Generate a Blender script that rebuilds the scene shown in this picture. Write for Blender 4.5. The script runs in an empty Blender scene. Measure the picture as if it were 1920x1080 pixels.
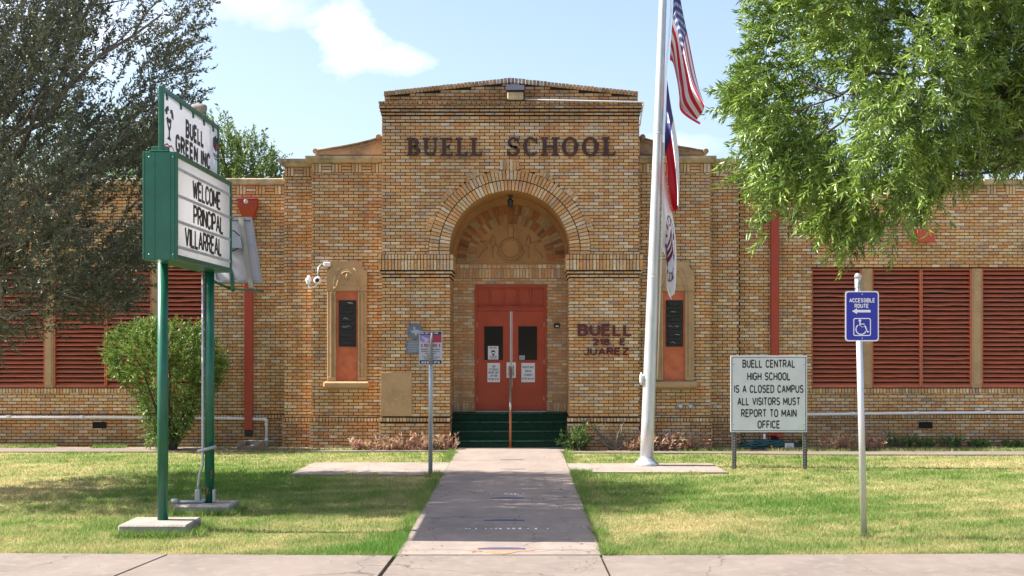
import bpy, bmesh, math, random
import numpy as np
from mathutils import Vector

R = math.radians
random.seed(7)
rng = np.random.default_rng(11)
scn = bpy.context.scene
COL = scn.collection

# ------------------------------------------------------------------ camera
EYE, F, CX, HY = 2.22, 2250.0, 974.0, 640.0
cam_d = bpy.data.cameras.new('camera')
cam = bpy.data.objects.new('camera', cam_d)
COL.objects.link(cam)
cam.location = (0, 0, EYE)
cam.rotation_euler = (R(90), 0, 0)
cam_d.sensor_width = 36
cam_d.lens = 36 * F / 1920
cam_d.shift_x = -(CX - 960) / 1920
cam_d.shift_y = (HY - 540) / 1920
cam_d.clip_end = 3000
scn.camera = cam

# ------------------------------------------------------------------ sun and sky
SUN_EL, SUN_AZ = R(46), R(3)          # azimuth: degrees behind the plane of the front, coming from the left
to_sun = Vector((-math.cos(SUN_EL) * math.cos(SUN_AZ), math.cos(SUN_EL) * math.sin(SUN_AZ), math.sin(SUN_EL)))
sd = bpy.data.lights.new('sun', 'SUN')
sd.energy = 5.0
sd.angle = R(0.5)
sd.color = (1.0, 0.94, 0.84)
so = bpy.data.objects.new('sun', sd)
so.rotation_euler = to_sun.to_track_quat('Z', 'Y').to_euler()
so.location = (-20, 10, 30)
COL.objects.link(so)

world = bpy.data.worlds.new('World')
scn.world = world
world.use_nodes = True
wt = world.node_tree
for n in list(wt.nodes): wt.nodes.remove(n)
def wn(t, **k):
    n = wt.nodes.new(t)
    for a, b in k.items(): setattr(n, a, b)
    return n
def wl(a, b): wt.links.new(a, b)
sky = wn('ShaderNodeTexSky', sky_type='NISHITA', sun_disc=False, sun_elevation=SUN_EL)
sky.sun_rotation = math.atan2(to_sun.x, to_sun.y)
sky.air_density = 1.0; sky.dust_density = 2.6; sky.ozone_density = 1.2
tc = wn('ShaderNodeTexCoord')
sp = wn('ShaderNodeSeparateXYZ'); wl(tc.outputs['Generated'], sp.inputs[0])
def wm(op, a, b=None, c=None):
    n = wn('ShaderNodeMath', operation=op)
    for i, v in enumerate((a, b, c)):
        if v is None: continue
        if isinstance(v, (int, float)): n.inputs[i].default_value = v
        else: wl(v, n.inputs[i])
    return n.outputs[0]
ay = wm('MAXIMUM', wm('ABSOLUTE', sp.outputs['Y']), 0.02)
cu = wm('DIVIDE', sp.outputs['X'], ay); cv = wm('DIVIDE', sp.outputs['Z'], ay)
cxyz = wn('ShaderNodeCombineXYZ'); wl(cu, cxyz.inputs[0]); wl(wm('MULTIPLY', cv, 1.5), cxyz.inputs[1]); wl(sp.outputs['Y'], cxyz.inputs[2])
nz = wn('ShaderNodeTexNoise'); nz.inputs['Scale'].default_value = 9; nz.inputs['Detail'].default_value = 9; nz.inputs['Roughness'].default_value = 0.62
wl(cxyz.outputs[0], nz.inputs['Vector'])
ncl = wm('SUBTRACT', nz.outputs['Fac'], 0.5)
def puff(u, v, ru, rv, gain):
    du = wm('DIVIDE', wm('SUBTRACT', cu, u), ru); dv = wm('DIVIDE', wm('SUBTRACT', cv, v), rv)
    d = wm('SQRT', wm('ADD', wm('MULTIPLY', du, du), wm('MULTIPLY', dv, dv)))
    d = wm('SUBTRACT', 1.0, d)
    d = wm('ADD', d, wm('MULTIPLY', ncl, 4.2))
    n = wn('ShaderNodeMath', operation='MULTIPLY', use_clamp=True); wl(d, n.inputs[0]); n.inputs[1].default_value = gain
    return n.outputs[0]
ps = [puff(-0.225, 0.290, 0.050, 0.022, .45), puff(-0.142, 0.247, 0.026, 0.030, .95), puff(-0.112, 0.234, 0.034, 0.012, .6),
      puff(-0.40, 0.27, 0.12, 0.05, .4), puff(0.125, 0.163, 0.05, 0.012, .3), puff(0.33, 0.215, 0.08, 0.03, .25), puff(-.8, .3, .25, .10, .6), puff(.9, .4, .3, .12, .6)]
m = ps[0]
for q in ps[1:]: m = wm('MAXIMUM', m, q)
mix = wn('ShaderNodeMix', data_type='RGBA')
hz = wn('ShaderNodeMix', data_type='RGBA'); hz.inputs['Factor'].default_value = .07; wl(sky.outputs[0], hz.inputs['A']); hz.inputs['B'].default_value = (4.6, 4.9, 5.2, 1)
wl(m, mix.inputs['Factor']); wl(hz.outputs['Result'], mix.inputs['A']); mix.inputs['B'].default_value = (5.6, 5.7, 5.9, 1)
bg = wn('ShaderNodeBackground'); bg.inputs['Strength'].default_value = 0.098
wl(mix.outputs['Result'], bg.inputs['Color'])
wo = wn('ShaderNodeOutputWorld'); wl(bg.outputs[0], wo.inputs[0])

vs = scn.view_settings
vs.view_transform = 'Standard'; vs.look = 'None'; vs.gamma = 1; vs.use_curve_mapping = False
vs.exposure = 1.48

# ------------------------------------------------------------------ helpers
def PX(x, Y): return (x - CX) / F * Y
def PZ(y, Y): return EYE + (HY - y) / F * Y
def GY(y): return F * EYE / (y - HY)

class MB:
    def __init__(s): s.v = []; s.f = []; s.m = []; s.s = []
    def add(s, vs_, fs, mat=0, smooth=False):
        o = len(s.v); s.v.extend(vs_)
        for f in fs: s.f.append(tuple(i + o for i in f)); s.m.append(mat); s.s.append(smooth)
    def box(s, x0, x1, y0, y1, z0, z1, mat=0):
        v = [(x0,y0,z0),(x1,y0,z0),(x1,y1,z0),(x0,y1,z0),(x0,y0,z1),(x1,y0,z1),(x1,y1,z1),(x0,y1,z1)]
        s.add(v, [(0,3,2,1),(4,5,6,7),(0,1,5,4),(1,2,6,5),(2,3,7,6),(3,0,4,7)], mat)
    def bbox(s, x0, x1, y0, y1, z0, z1, b=0.01, mat=0):
        """box with chamfered edges"""
        b = min(b, (x1-x0)*.45, (y1-y0)*.45, (z1-z0)*.45)
        X, Y, Z = (x0, x1), (y0, y1), (z0, z1); idx = {}; v = []
        for i in (0,1):
            for j in (0,1):
                for k in (0,1):
                    sx, sy, sz = (1-2*i)*b, (1-2*j)*b, (1-2*k)*b
                    for a in range(3):
                        idx[i,j,k,a] = len(v)
                        v.append((X[i]+(sx if a != 0 else 0), Y[j]+(sy if a != 1 else 0), Z[k]+(sz if a != 2 else 0)))
        f = []
        for a in range(3):
            for e in (0,1):
                q = []
                for p in ((0,0),(1,0),(1,1),(0,1)):
                    c = [0,0,0]; o = [t for t in range(3) if t != a]
                    c[a] = e; c[o[0]], c[o[1]] = p; q.append(idx[c[0],c[1],c[2],a])
                f.append(q)
        for a in range(3):
            o = [t for t in range(3) if t != a]
            for p in ((0,0),(1,0),(1,1),(0,1)):
                q = []
                for e, fa in ((0,o[0]),(1,o[0]),(1,o[1]),(0,o[1])):
                    c = [0,0,0]; c[a] = e; c[o[0]], c[o[1]] = p; q.append(idx[c[0],c[1],c[2],fa])
                f.append(q)
        for i in (0,1):
            for j in (0,1):
                for k in (0,1): f.append([idx[i,j,k,0], idx[i,j,k,1], idx[i,j,k,2]])
        s.add(v, f, mat)
    def tube(s, pts, rad, n=10, mat=0, cap=True, smooth=True):
        pts = [Vector(p) for p in pts]
        if not hasattr(rad, '__len__'): rad = [rad] * len(pts)
        rings = []; prev = None; vv = []
        for i, p in enumerate(pts):
            d = (pts[min(i+1, len(pts)-1)] - pts[max(i-1, 0)])
            if d.length < 1e-9: d = Vector((0,0,1))
            d.normalize()
            if prev is None:
                a = Vector((0,0,1)) if abs(d.z) < .9 else Vector((1,0,0))
                a = (a - d * a.dot(d)).normalized()
            else: a = (prev - d * prev.dot(d)).normalized()
            prev = a; b = d.cross(a)
            rings.append([len(vv) + k for k in range(n)])
            for k in range(n):
                t = 2 * math.pi * k / n
                vv.append(tuple(p + (a * math.cos(t) + b * math.sin(t)) * rad[i]))
        ff = [(rings[i][k], rings[i][(k+1) % n], rings[i+1][(k+1) % n], rings[i+1][k]) for i in range(len(pts)-1) for k in range(n)]
        s.add(vv, ff, mat, smooth)
        if cap:
            o = len(s.v) - len(vv)
            s.f.append(tuple(o + k for k in reversed(rings[0]))); s.m.append(mat); s.s.append(False)
            s.f.append(tuple(o + k for k in rings[-1])); s.m.append(mat); s.s.append(False)
    def lathe(s, c, prof, n=20, mat=0, axis='z'):
        vv = []
        for r, h in prof:
            for k in range(n):
                t = 2 * math.pi * k / n
                a, b = r * math.cos(t), r * math.sin(t)
                p = (c[0]+a, c[1]+b, c[2]+h) if axis == 'z' else (c[0]+a, c[1]-h, c[2]+b)
                vv.append(p)
        ff = [(i*n+k, i*n+(k+1) % n, (i+1)*n+(k+1) % n, (i+1)*n+k) for i in range(len(prof)-1) for k in range(n)]
        s.add(vv, ff, mat, True)
        o = len(s.v) - len(vv)
        s.f.append(tuple(o+k for k in range(n))); s.m.append(mat); s.s.append(False)
        s.f.append(tuple(o+(len(prof)-1)*n+k for k in range(n))); s.m.append(mat); s.s.append(False)
    def prism_y(s, poly, y0, y1, mat=0):
        """poly in (x, z) extruded along y"""
        n = len(poly)
        v = [(x, y0, z) for x, z in poly] + [(x, y1, z) for x, z in poly]
        s.add(v, [tuple(range(n)), tuple(reversed(range(n, 2*n)))] + [(i, i+n, (i+1) % n + n, (i+1) % n) for i in range(n)], mat)
    def prism_z(s, poly, z0, z1, mat=0):
        n = len(poly)
        v = [(x, y, z0) for x, y in poly] + [(x, y, z1) for x, y in poly]
        s.add(v, [tuple(reversed(range(n))), tuple(range(n, 2*n))] + [(i, (i+1) % n, (i+1) % n + n, i+n) for i in range(n)], mat)
    def strip_y(s, inner, outer, y0, y1, mat=0):
        """closed-end band between two polylines in (x, z), extruded along y"""
        for i in range(len(inner)-1):
            s.prism_y([inner[i], inner[i+1], outer[i+1], outer[i]], y0, y1, mat)

def mesh_obj(name, mb, mats, parent=None, recalc=True):
    me = bpy.data.meshes.new(name)
    w = Vector((0,0,0)); p = parent
    while p is not None: w += p.location; p = p.parent
    me.from_pydata([(a-w.x, b-w.y, c-w.z) for a, b, c in mb.v], [], mb.f)
    if not isinstance(mats, (list, tuple)): mats = [mats]
    for m_ in mats: me.materials.append(m_)
    me.polygons.foreach_set('material_index', mb.m)
    me.polygons.foreach_set('use_smooth', mb.s)
    if recalc:
        b = bmesh.new(); b.from_mesh(me); bmesh.ops.recalc_face_normals(b, faces=b.faces); b.to_mesh(me); b.free()
    me.update()
    o = bpy.data.objects.new(name, me); COL.objects.link(o)
    if parent is not None: o.parent = parent
    return o
def tag(o, label=None, cat=None, group=None, kind=None):
    if label: o['label'] = label
    if cat: o['category'] = cat
    if group: o['group'] = group
    if kind: o['kind'] = kind
    return o
def thing(name, label, cat, loc=(0,0,0), group=None):
    o = bpy.data.objects.new(name, None); COL.objects.link(o); o.location = loc; o.empty_display_size = .2
    return tag(o, label, cat, group)
def struct(name, mb, mats): return tag(mesh_obj(name, mb, mats), kind='structure')
def np_mesh(name, verts, faces, mats, parent=None, attrs=None, smooth=False, midx=None):
    """big meshes straight from numpy; faces is an (n, k) array"""
    w = Vector((0,0,0)); p = parent
    while p is not None: w += p.location; p = p.parent
    verts = np.asarray(verts, np.float32) - np.array(w, np.float32)
    me = bpy.data.meshes.new(name); k = faces.shape[1]; n = len(faces)
    me.vertices.add(len(verts)); me.vertices.foreach_set('co', verts.ravel())
    me.loops.add(n*k); me.loops.foreach_set('vertex_index', faces.astype(np.int32).ravel())
    me.polygons.add(n); me.polygons.foreach_set('loop_start', np.arange(0, n*k, k, dtype=np.int32)); me.polygons.foreach_set('loop_total', np.full(n, k, np.int32))
    if smooth: me.polygons.foreach_set('use_smooth', np.ones(n, bool))
    if not isinstance(mats, (list, tuple)): mats = [mats]
    for m_ in mats: me.materials.append(m_)
    if midx is not None: me.polygons.foreach_set('material_index', np.asarray(midx, np.int32))
    me.update(calc_edges=True); me.validate()
    for nm, arr in (attrs or {}).items():
        a = me.attributes.new(nm, 'FLOAT', 'POINT'); a.data.foreach_set('value', np.asarray(arr, np.float32))
    o = bpy.data.objects.new(name, me); COL.objects.link(o)
    if parent is not None: o.parent = parent
    return o

def arcp(cx, cz, rx, rz, a0, a1, n=9):
    return [(cx+rx*math.cos(R(a0+(a1-a0)*k/n)), cz+rz*math.sin(R(a0+(a1-a0)*k/n))) for k in range(n+1)]
GL = {  # width, strokes in a unit box
 'A': (.95, [[(0,0),(.5,1),(1,0)], [(.19,.32),(.81,.32)]]),
 'B': (.85, [[(0,.53),(0,1),(.5,1)]+arcp(.55,.765,.40,.235,80,-80)+[(.5,.53),(0,.53)], [(0,.53),(0,0),(.55,0)]+arcp(.58,.265,.42,.265,-80,80)+[(.5,.53)]]),
 'C': (.85, [arcp(.5,.66,.5,.34,25,180)+arcp(.5,.34,.5,.34,180,335)]),
 'D': (.85, [[(0,0),(0,1),(.45,1)]+arcp(.45,.62,.55,.38,85,0)+arcp(.45,.38,.55,.38,0,-85)+[(.45,0),(0,0)]]),
 'E': (.75, [[(1,0),(0,0),(0,1),(1,1)], [(0,.52),(.85,.52)]]),
 'F': (.72, [[(0,0),(0,1),(1,1)], [(0,.52),(.85,.52)]]),
 'G': (.9, [arcp(.5,.66,.5,.34,28,180)+arcp(.5,.34,.5,.34,180,345)+[(1,.46),(.58,.46)]]),
 'H': (.85, [[(0,0),(0,1)], [(1,0),(1,1)], [(0,.52),(1,.52)]]),
 'I': (.0, [[(0,0),(0,1)]]),
 'J': (.7, [arcp(.5,.3,.5,.3,195,360)+[(1,1)]]),
 'K': (.85, [[(0,0),(0,1)], [(1,1),(0,.4)], [(.3,.58),(1,0)]]),
 'L': (.72, [[(0,1),(0,0),(1,0)]]),
 'M': (1.05, [[(0,0),(0,1),(.5,.25),(1,1),(1,0)]]),
 'N': (.88, [[(0,0),(0,1),(1,0),(1,1)]]),
 'O': (.9, [arcp(.5,.64,.5,.36,0,180,12)+arcp(.5,.36,.5,.36,180,360,12)+[(1,.64)]]),
 'P': (.82, [[(0,0),(0,1),(.5,1)]+arcp(.55,.74,.45,.26,80,-80)+[(.5,.48),(0,.48)]]),
 'R': (.85, [[(0,0),(0,1),(.5,1)]+arcp(.55,.745,.43,.255,80,-80)+[(.5,.49),(0,.49)], [(.52,.47),(1,0)]]),
 'S': (.82, [arcp(.5,.745,.48,.255,25,180)+arcp(.5,.745,.48,.235,190,262)+arcp(.5,.26,.5,.25,82,0)+arcp(.5,.26,.5,.26,0,-155)]),
 'T': (.85, [[(0,1),(1,1)], [(.5,0),(.5,1)]]),
 'U': (.86, [[(0,1),(0,.34)]+arcp(.5,.34,.5,.34,180,360)+[(1,1)]]),
 'V': (.92, [[(0,1),(.5,0),(1,1)]]),
 'W': (1.25, [[(0,1),(.26,0),(.5,.9),(.74,0),(1,1)]]),
 'Y': (.9, [[(0,1),(.5,.45),(1,1)], [(.5,.45),(.5,0)]]),
 'Z': (.85, [[(0,1),(1,1),(0,0),(1,0)]]),
 '0': (.78, [arcp(.5,.62,.5,.38,0,180)+arcp(.5,.38,.5,.38,180,360)+[(1,.62)]]),
 '1': (.3, [[(0,.78),(1,1),(1,0)]]),
 '2': (.78, [arcp(.5,.72,.5,.28,170,-35)+[(0,0),(1,0)]]),
 '5': (.78, [[(.95,1),(.1,1),(.03,.52)]+arcp(.48,.32,.52,.32,120,-150)]),
 '8': (.8, [arcp(.5,.75,.44,.25,0,360,16), arcp(.5,.26,.5,.26,0,360,16)]),
 '9': (.78, [arcp(.5,.70,.5,.30,0,360,16), arcp(.5,.45,.5,.45,-150,0)+[(1,.7)]]),
 '.': (.0, [[(0,0),(0,.02)]]), ':': (.0, [[(0,.12),(0,.14)], [(0,.66),(0,.68)]]), '$': (.8, [arcp(.5,.68,.46,.2,25,180)+arcp(.5,.68,.46,.18,190,262)+arcp(.5,.3,.48,.2,82,0)+arcp(.5,.3,.48,.2,0,-155), [(.5,0),(.5,1)]]),
}
def split_sharp(p):
    """cut a pen stroke where it doubles back, so that each piece keeps its full width"""
    out = [[p[0]]]
    for k in range(1, len(p)):
        out[-1].append(p[k])
        if k < len(p)-1:
            a = (p[k][0]-p[k-1][0], p[k][1]-p[k-1][1]); b = (p[k+1][0]-p[k][0], p[k+1][1]-p[k][1])
            l = math.hypot(*a)*math.hypot(*b)
            if l > 1e-12 and (a[0]*b[0]+a[1]*b[1])/l < -.25: out.append([p[k]])
    return out
def stroke(mb, pts, t, to3, d0, d1, mat):
    """one mitred pen stroke of width t; to3 maps (a, b, depth) to space"""
    pts = [p for k, p in enumerate(pts) if k == 0 or math.hypot(p[0]-pts[k-1][0], p[1]-pts[k-1][1]) > 1e-6]
    n = len(pts); L_, R_ = [], []
    for k in range(n):
        p = pts[k]; a = pts[max(k-1, 0)]; b_ = pts[min(k+1, n-1)]
        closed = math.hypot(pts[0][0]-pts[-1][0], pts[0][1]-pts[-1][1]) < 1e-6
        if closed and k in (0, n-1): a, b_ = pts[-2], pts[1]
        d1_ = (p[0]-a[0], p[1]-a[1]); d2_ = (b_[0]-p[0], b_[1]-p[1])
        if math.hypot(*d1_) < 1e-9: d1_ = d2_
        if math.hypot(*d2_) < 1e-9: d2_ = d1_
        l1, l2 = math.hypot(*d1_), math.hypot(*d2_); n1 = (-d1_[1]/l1, d1_[0]/l1); n2 = (-d2_[1]/l2, d2_[0]/l2)
        mx_, mz_ = n1[0]+n2[0], n1[1]+n2[1]; q = mx_*mx_+mz_*mz_
        f = min(2/max(q, .2), 2.2)*t/2
        L_.append((p[0]+mx_*f, p[1]+mz_*f)); R_.append((p[0]-mx_*f, p[1]-mz_*f))
    v = [to3(a, b_, d1) for a, b_ in L_]+[to3(a, b_, d1) for a, b_ in R_]+[to3(a, b_, d0) for a, b_ in L_]+[to3(a, b_, d0) for a, b_ in R_]
    f = []
    for k in range(n-1): f += [(k, k+1, n+k+1, n+k), (k, 2*n+k, 2*n+k+1, k+1), (n+k, n+k+1, 3*n+k+1, 3*n+k)]
    f += [(0, n, 3*n, 2*n), (n-1, 3*n-1, 4*n-1, 2*n-1)]
    mb.add(v, f, mat)
def put_text(mb, s, cx, cz, w, h, plane, axis='y', thick=0.004, bold=.18, mat=0, each=None):
    """pen-stroke capitals w by h centred on (cx, cz); axis 'y' faces the street at y = plane, axis 'x' faces right at x = plane"""
    t = bold; gap = .034+.19*bold                    # laid out for capitals one unit tall, then stretched to w by h
    ws = [.42 if ch == ' ' else GL[ch][0]*.62+bold for ch in s]
    sx = w/(sum(ws)+gap*(len(s)-1)); x = 0; lv = 0
    for ch, cw in zip(s, ws):
        if ch != ' ':
            m_ = MB() if each else mb
            for st in GL[ch][1]:
                q_ = [(x+t/2+a*max(0, cw-t), t/2+b_*(1-t)) for a, b_ in st]
                for p in split_sharp(q_):
                    lv = (lv+1) % 5; dd = thick+.0002*lv
                    if axis == 'y': stroke(m_, p, t, lambda a, b_, d: (cx-w/2+a*sx, plane-d, cz-h/2+b_*h), 0, dd, mat)
                    else: stroke(m_, p, t, lambda a, b_, d: (plane+d, cx-w/2+a*sx, cz-h/2+b_*h), 0, dd, mat)
            if each: each(m_)
        x += cw+gap

# ------------------------------------------------------------------ materials
def mat(name, col, rough=.6, metal=0, spec=.5, noise=None, bump=None, crack=None):
    m_ = bpy.data.materials.new(name); m_.use_nodes = True
    nt = m_.node_tree; b = nt.nodes['Principled BSDF']
    b.inputs['Base Color'].default_value = (*col, 1); b.inputs['Roughness'].default_value = rough; b.inputs['Metallic'].default_value = metal
    b.inputs['Specular IOR Level'].default_value = spec
    t = nt.nodes.new('ShaderNodeTexCoord')
    src = None
    def layer(src, scale, c2, lo, hi, detail=4, stretch=None):
        n_ = nt.nodes.new('ShaderNodeTexNoise'); n_.inputs['Scale'].default_value = scale; n_.inputs['Detail'].default_value = detail; n_.inputs['Roughness'].default_value = .62
        if stretch:
            mp = nt.nodes.new('ShaderNodeMapping'); mp.inputs['Scale'].default_value = stretch
            nt.links.new(t.outputs['Object'], mp.inputs[0]); nt.links.new(mp.outputs[0], n_.inputs['Vector'])
        else: nt.links.new(t.outputs['Object'], n_.inputs['Vector'])
        r = nt.nodes.new('ShaderNodeMapRange'); r.inputs['From Min'].default_value = lo; r.inputs['From Max'].default_value = hi
        nt.links.new(n_.outputs['Fac'], r.inputs['Value'])
        x = nt.nodes.new('ShaderNodeMix'); x.data_type = 'RGBA'
        nt.links.new(r.outputs[0], x.inputs['Factor'])
        if src is None: x.inputs['A'].default_value = (*col, 1)
        else: nt.links.new(src, x.inputs['A'])
        x.inputs['B'].default_value = (*c2, 1)
        return x.outputs['Result']
    for L in (noise or []): src = layer(src, *L)
    if crack:
        wn_ = nt.nodes.new('ShaderNodeTexNoise'); wn_.inputs['Scale'].default_value = 1.3; wn_.inputs['Detail'].default_value = 7
        nt.links.new(t.outputs['Object'], wn_.inputs['Vector'])
        va = nt.nodes.new('ShaderNodeVectorMath'); va.operation = 'MULTIPLY_ADD'; nt.links.new(wn_.outputs['Color'], va.inputs[0]); va.inputs[1].default_value = (1.1, 1.1, 0); nt.links.new(t.outputs['Object'], va.inputs[2])
        vo = nt.nodes.new('ShaderNodeTexVoronoi'); vo.feature = 'DISTANCE_TO_EDGE'; vo.inputs['Scale'].default_value = crack; nt.links.new(va.outputs[0], vo.inputs['Vector'])
        rc = nt.nodes.new('ShaderNodeMapRange'); rc.inputs['From Min'].default_value = .0012; rc.inputs['From Max'].default_value = .004; rc.inputs['To Min'].default_value = .75; rc.inputs['To Max'].default_value = 0; nt.links.new(vo.outputs['Distance'], rc.inputs['Value'])
        xc = nt.nodes.new('ShaderNodeMix'); xc.data_type = 'RGBA'; nt.links.new(rc.outputs[0], xc.inputs['Factor']); nt.links.new(src, xc.inputs['A']); xc.inputs['B'].default_value = (.06, .05, .045, 1); src = xc.outputs['Result']
    if src is not None: nt.links.new(src, b.inputs['Base Color'])
    if bump:
        n_ = nt.nodes.new('ShaderNodeTexNoise'); n_.inputs['Scale'].default_value = bump[0]; n_.inputs['Detail'].default_value = 5
        nt.links.new(t.outputs['Object'], n_.inputs['Vector'])
        bp = nt.nodes.new('ShaderNodeBump'); bp.inputs['Strength'].default_value = bump[1]; bp.inputs['Distance'].default_value = bump[2] if len(bump) > 2 else .01
        nt.links.new(n_.outputs['Fac'], bp.inputs['Height']); nt.links.new(bp.outputs[0], b.inputs['Normal'])
    return m_

def brick_mat(name, cols, grime=((.75, .1, .55), (5.2, 5.6, .75)), speck=.40):
    m_ = bpy.data.materials.new(name); m_.use_nodes = True
    nt = m_.node_tree; b = nt.nodes['Principled BSDF']; L = nt.links.new
    b.inputs['Roughness'].default_value = .8; b.inputs['Specular IOR Level'].default_value = .3
    g = nt.nodes.new('ShaderNodeNewGeometry'); cr = nt.nodes.new('ShaderNodeValToRGB')
    cr.color_ramp.interpolation = 'CONSTANT'
    els = cr.color_ramp.elements
    tot = sum(w for w, _ in cols); acc = 0
    for i, (w, c) in enumerate(cols):
        e = els[i] if i < 2 else els.new(acc)
        e.position = acc; e.color = (*c, 1); acc += w / tot
    L(g.outputs['Random Per Island'], cr.inputs[0])
    t = nt.nodes.new('ShaderNodeTexCoord')
    n1 = nt.nodes.new('ShaderNodeTexNoise'); n1.inputs['Scale'].default_value = 55; n1.inputs['Detail'].default_value = 3
    L(t.outputs['Object'], n1.inputs['Vector'])
    r1 = nt.nodes.new('ShaderNodeMapRange'); r1.inputs['From Min'].default_value = .35; r1.inputs['From Max'].default_value = .7
    r1.inputs['To Min'].default_value = 1 + speck * .45; r1.inputs['To Max'].default_value = 1 - speck
    L(n1.outputs['Fac'], r1.inputs['Value'])
    n2 = nt.nodes.new('ShaderNodeTexNoise'); n2.inputs['Scale'].default_value = .9; n2.inputs['Detail'].default_value = 6; n2.inputs['Roughness'].default_value = .65
    L(t.outputs['Object'], n2.inputs['Vector'])
    r2 = nt.nodes.new('ShaderNodeMapRange'); r2.inputs['From Min'].default_value = .3; r2.inputs['From Max'].default_value = .7
    r2.inputs['To Min'].default_value = .74; r2.inputs['To Max'].default_value = 1.14
    L(n2.outputs['Fac'], r2.inputs['Value'])
    mu = nt.nodes.new('ShaderNodeMath'); mu.operation = 'MULTIPLY'; L(r1.outputs[0], mu.inputs[0]); L(r2.outputs[0], mu.inputs[1])
    last = mu.outputs[0]
    # weather stains: soot on exposed bricks, damp at the foot of the wall, run-off streaks
    sx = nt.nodes.new('ShaderNodeSeparateXYZ'); L(t.outputs['Object'], sx.inputs[0])
    def nse(scale, sc3):
        n3 = nt.nodes.new('ShaderNodeTexNoise'); n3.inputs['Scale'].default_value = scale; n3.inputs['Detail'].default_value = 6; n3.inputs['Roughness'].default_value = .7
        mp = nt.nodes.new('ShaderNodeMapping'); mp.inputs['Scale'].default_value = sc3; L(t.outputs['Object'], mp.inputs[0]); L(mp.outputs[0], n3.inputs['Vector']); return n3.outputs['Fac']
    def times(v): 
        q = nt.nodes.new('ShaderNodeMath'); q.operation = 'MULTIPLY'; L(last, q.inputs[0]); L(v, q.inputs[1]); return q.outputs[0]
    st = nt.nodes.new('ShaderNodeMapRange'); st.inputs['From Min'].default_value = .52; st.inputs['From Max'].default_value = .74; st.inputs['To Min'].default_value = 1; st.inputs['To Max'].default_value = .66
    L(nse(1.5, (1.6, 1.6, .16)), st.inputs['Value']); last = times(st.outputs[0])
    for z0, z1, dark in grime:
        r3 = nt.nodes.new('ShaderNodeMapRange'); r3.inputs['From Min'].default_value = z0; r3.inputs['From Max'].default_value = z1; L(sx.outputs['Z'], r3.inputs['Value'])
        a3 = nt.nodes.new('ShaderNodeMath'); a3.operation = 'MULTIPLY_ADD'; L(nse(1.7, (1, 1, 1.6)), a3.inputs[0]); a3.inputs[1].default_value = 2.2; a3.inputs[2].default_value = -.55
        m3 = nt.nodes.new('ShaderNodeMath'); m3.operation = 'MULTIPLY'; m3.use_clamp = True; L(r3.outputs[0], m3.inputs[0]); L(a3.outputs[0], m3.inputs[1])
        i3 = nt.nodes.new('ShaderNodeMapRange'); i3.inputs['To Min'].default_value = 1; i3.inputs['To Max'].default_value = dark; L(m3.outputs[0], i3.inputs['Value'])
        last = times(i3.outputs[0])
    vm = nt.nodes.new('ShaderNodeVectorMath'); vm.operation = 'SCALE'
    L(cr.outputs[0], vm.inputs[0]); L(last, vm.inputs['Scale']); L(vm.outputs[0], b.inputs['Base Color'])
    bp = nt.nodes.new('ShaderNodeBump'); bp.inputs['Strength'].default_value = .5; bp.inputs['Distance'].default_value = .004
    L(n1.outputs['Fac'], bp.inputs['Height']); L(bp.outputs[0], b.inputs['Normal'])
    return m_

BR = [(16, (.62,.385,.19)), (15, (.60,.30,.115)), (12, (.66,.46,.265)), (11, (.56,.225,.08)), (12, (.52,.305,.145)), (10, (.64,.49,.345)), (9, (.47,.22,.09)), (7, (.50,.375,.29)), (7, (.60,.265,.095)), (4, (.32,.21,.17)), (6, (.72,.60,.46)), (4, (.45,.33,.27))]
BR = [(w_, tuple(1.09*(.66*c_+.34*m_) for c_, m_ in zip(col_, (.60,.405,.215)))) for w_, col_ in BR]
BRR = [(10, (.44,.30,.16)), (14, (.43,.22,.09)), (14, (.40,.16,.06)), (10, (.34,.14,.06)), (8, (.28,.13,.06)), (8, (.38,.27,.15)), (6, (.20,.10,.06))]
M = {}
M['brick'] = brick_mat('buff_brick', BR)
M['brick_tower'] = brick_mat('weathered_buff_brick', BR, grime=((6.5, 7.1, .36), (.75, .1, .6)))
M['brick_red'] = brick_mat('red_arch_brick', BRR)
M['mortar'] = mat('raked_mortar', (.022,.014,.008), .95, noise=[(5, (.07,.045,.027), .58, .85)])
M['mortar_pale'] = mat('pale_mortar', (.34,.25,.16), .95)
M['stone'] = mat('cast_stone', (.44,.285,.155), .85, noise=[(3, (.31,.20,.11), .45, .8), (14, (.54,.37,.21), .55, .8)], bump=(40, .25))
M['coping'] = mat('weathered_coping', (.46,.36,.23), .9, noise=[(2.5, (.12,.10,.075), .42, .72), (9, (.56,.47,.34), .55, .8)], bump=(30, .4))
M['scroll'] = mat('weathered_scroll_stone', (.37,.235,.13), .9, noise=[(2.2, (.14,.105,.075), .42, .7), (10, (.45,.30,.18), .55, .8)], bump=(30, .4))
M['plaster'] = mat('ochre_plaster', (.45,.245,.10), .85, noise=[(2, (.34,.185,.075), .4, .75)], bump=(30, .15))
M['red'] = mat('red_oxide_paint', (.36,.045,.022), .5, noise=[(4, (.33,.045,.024), .4, .7), (30, (.44,.10,.055), .62, .8)])
M['redlouver'] = mat('faded_red_paint', (.56,.145,.07), .6, noise=[(3, (.42,.10,.05), .4, .7, 5, (1, 1, 6)), (1.2, (.44,.14,.08), .45, .7), (9, (.46,.25,.19), .62, .80, 6, (.7, 1, 5))])
M['redniche'] = mat('salmon_paint', (.56,.155,.075), .6, spec=.3, noise=[(5, (.41,.10,.045), .4, .75)])
M['reddoor'] = mat('door_paint', (.43,.078,.036), .5, spec=.25, noise=[(3, (.36,.064,.03), .4, .7), (25, (.42,.10,.055), .66, .8)])
M['darkcav'] = mat('dark_cavity', (.01,.008,.007), .9)
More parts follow.
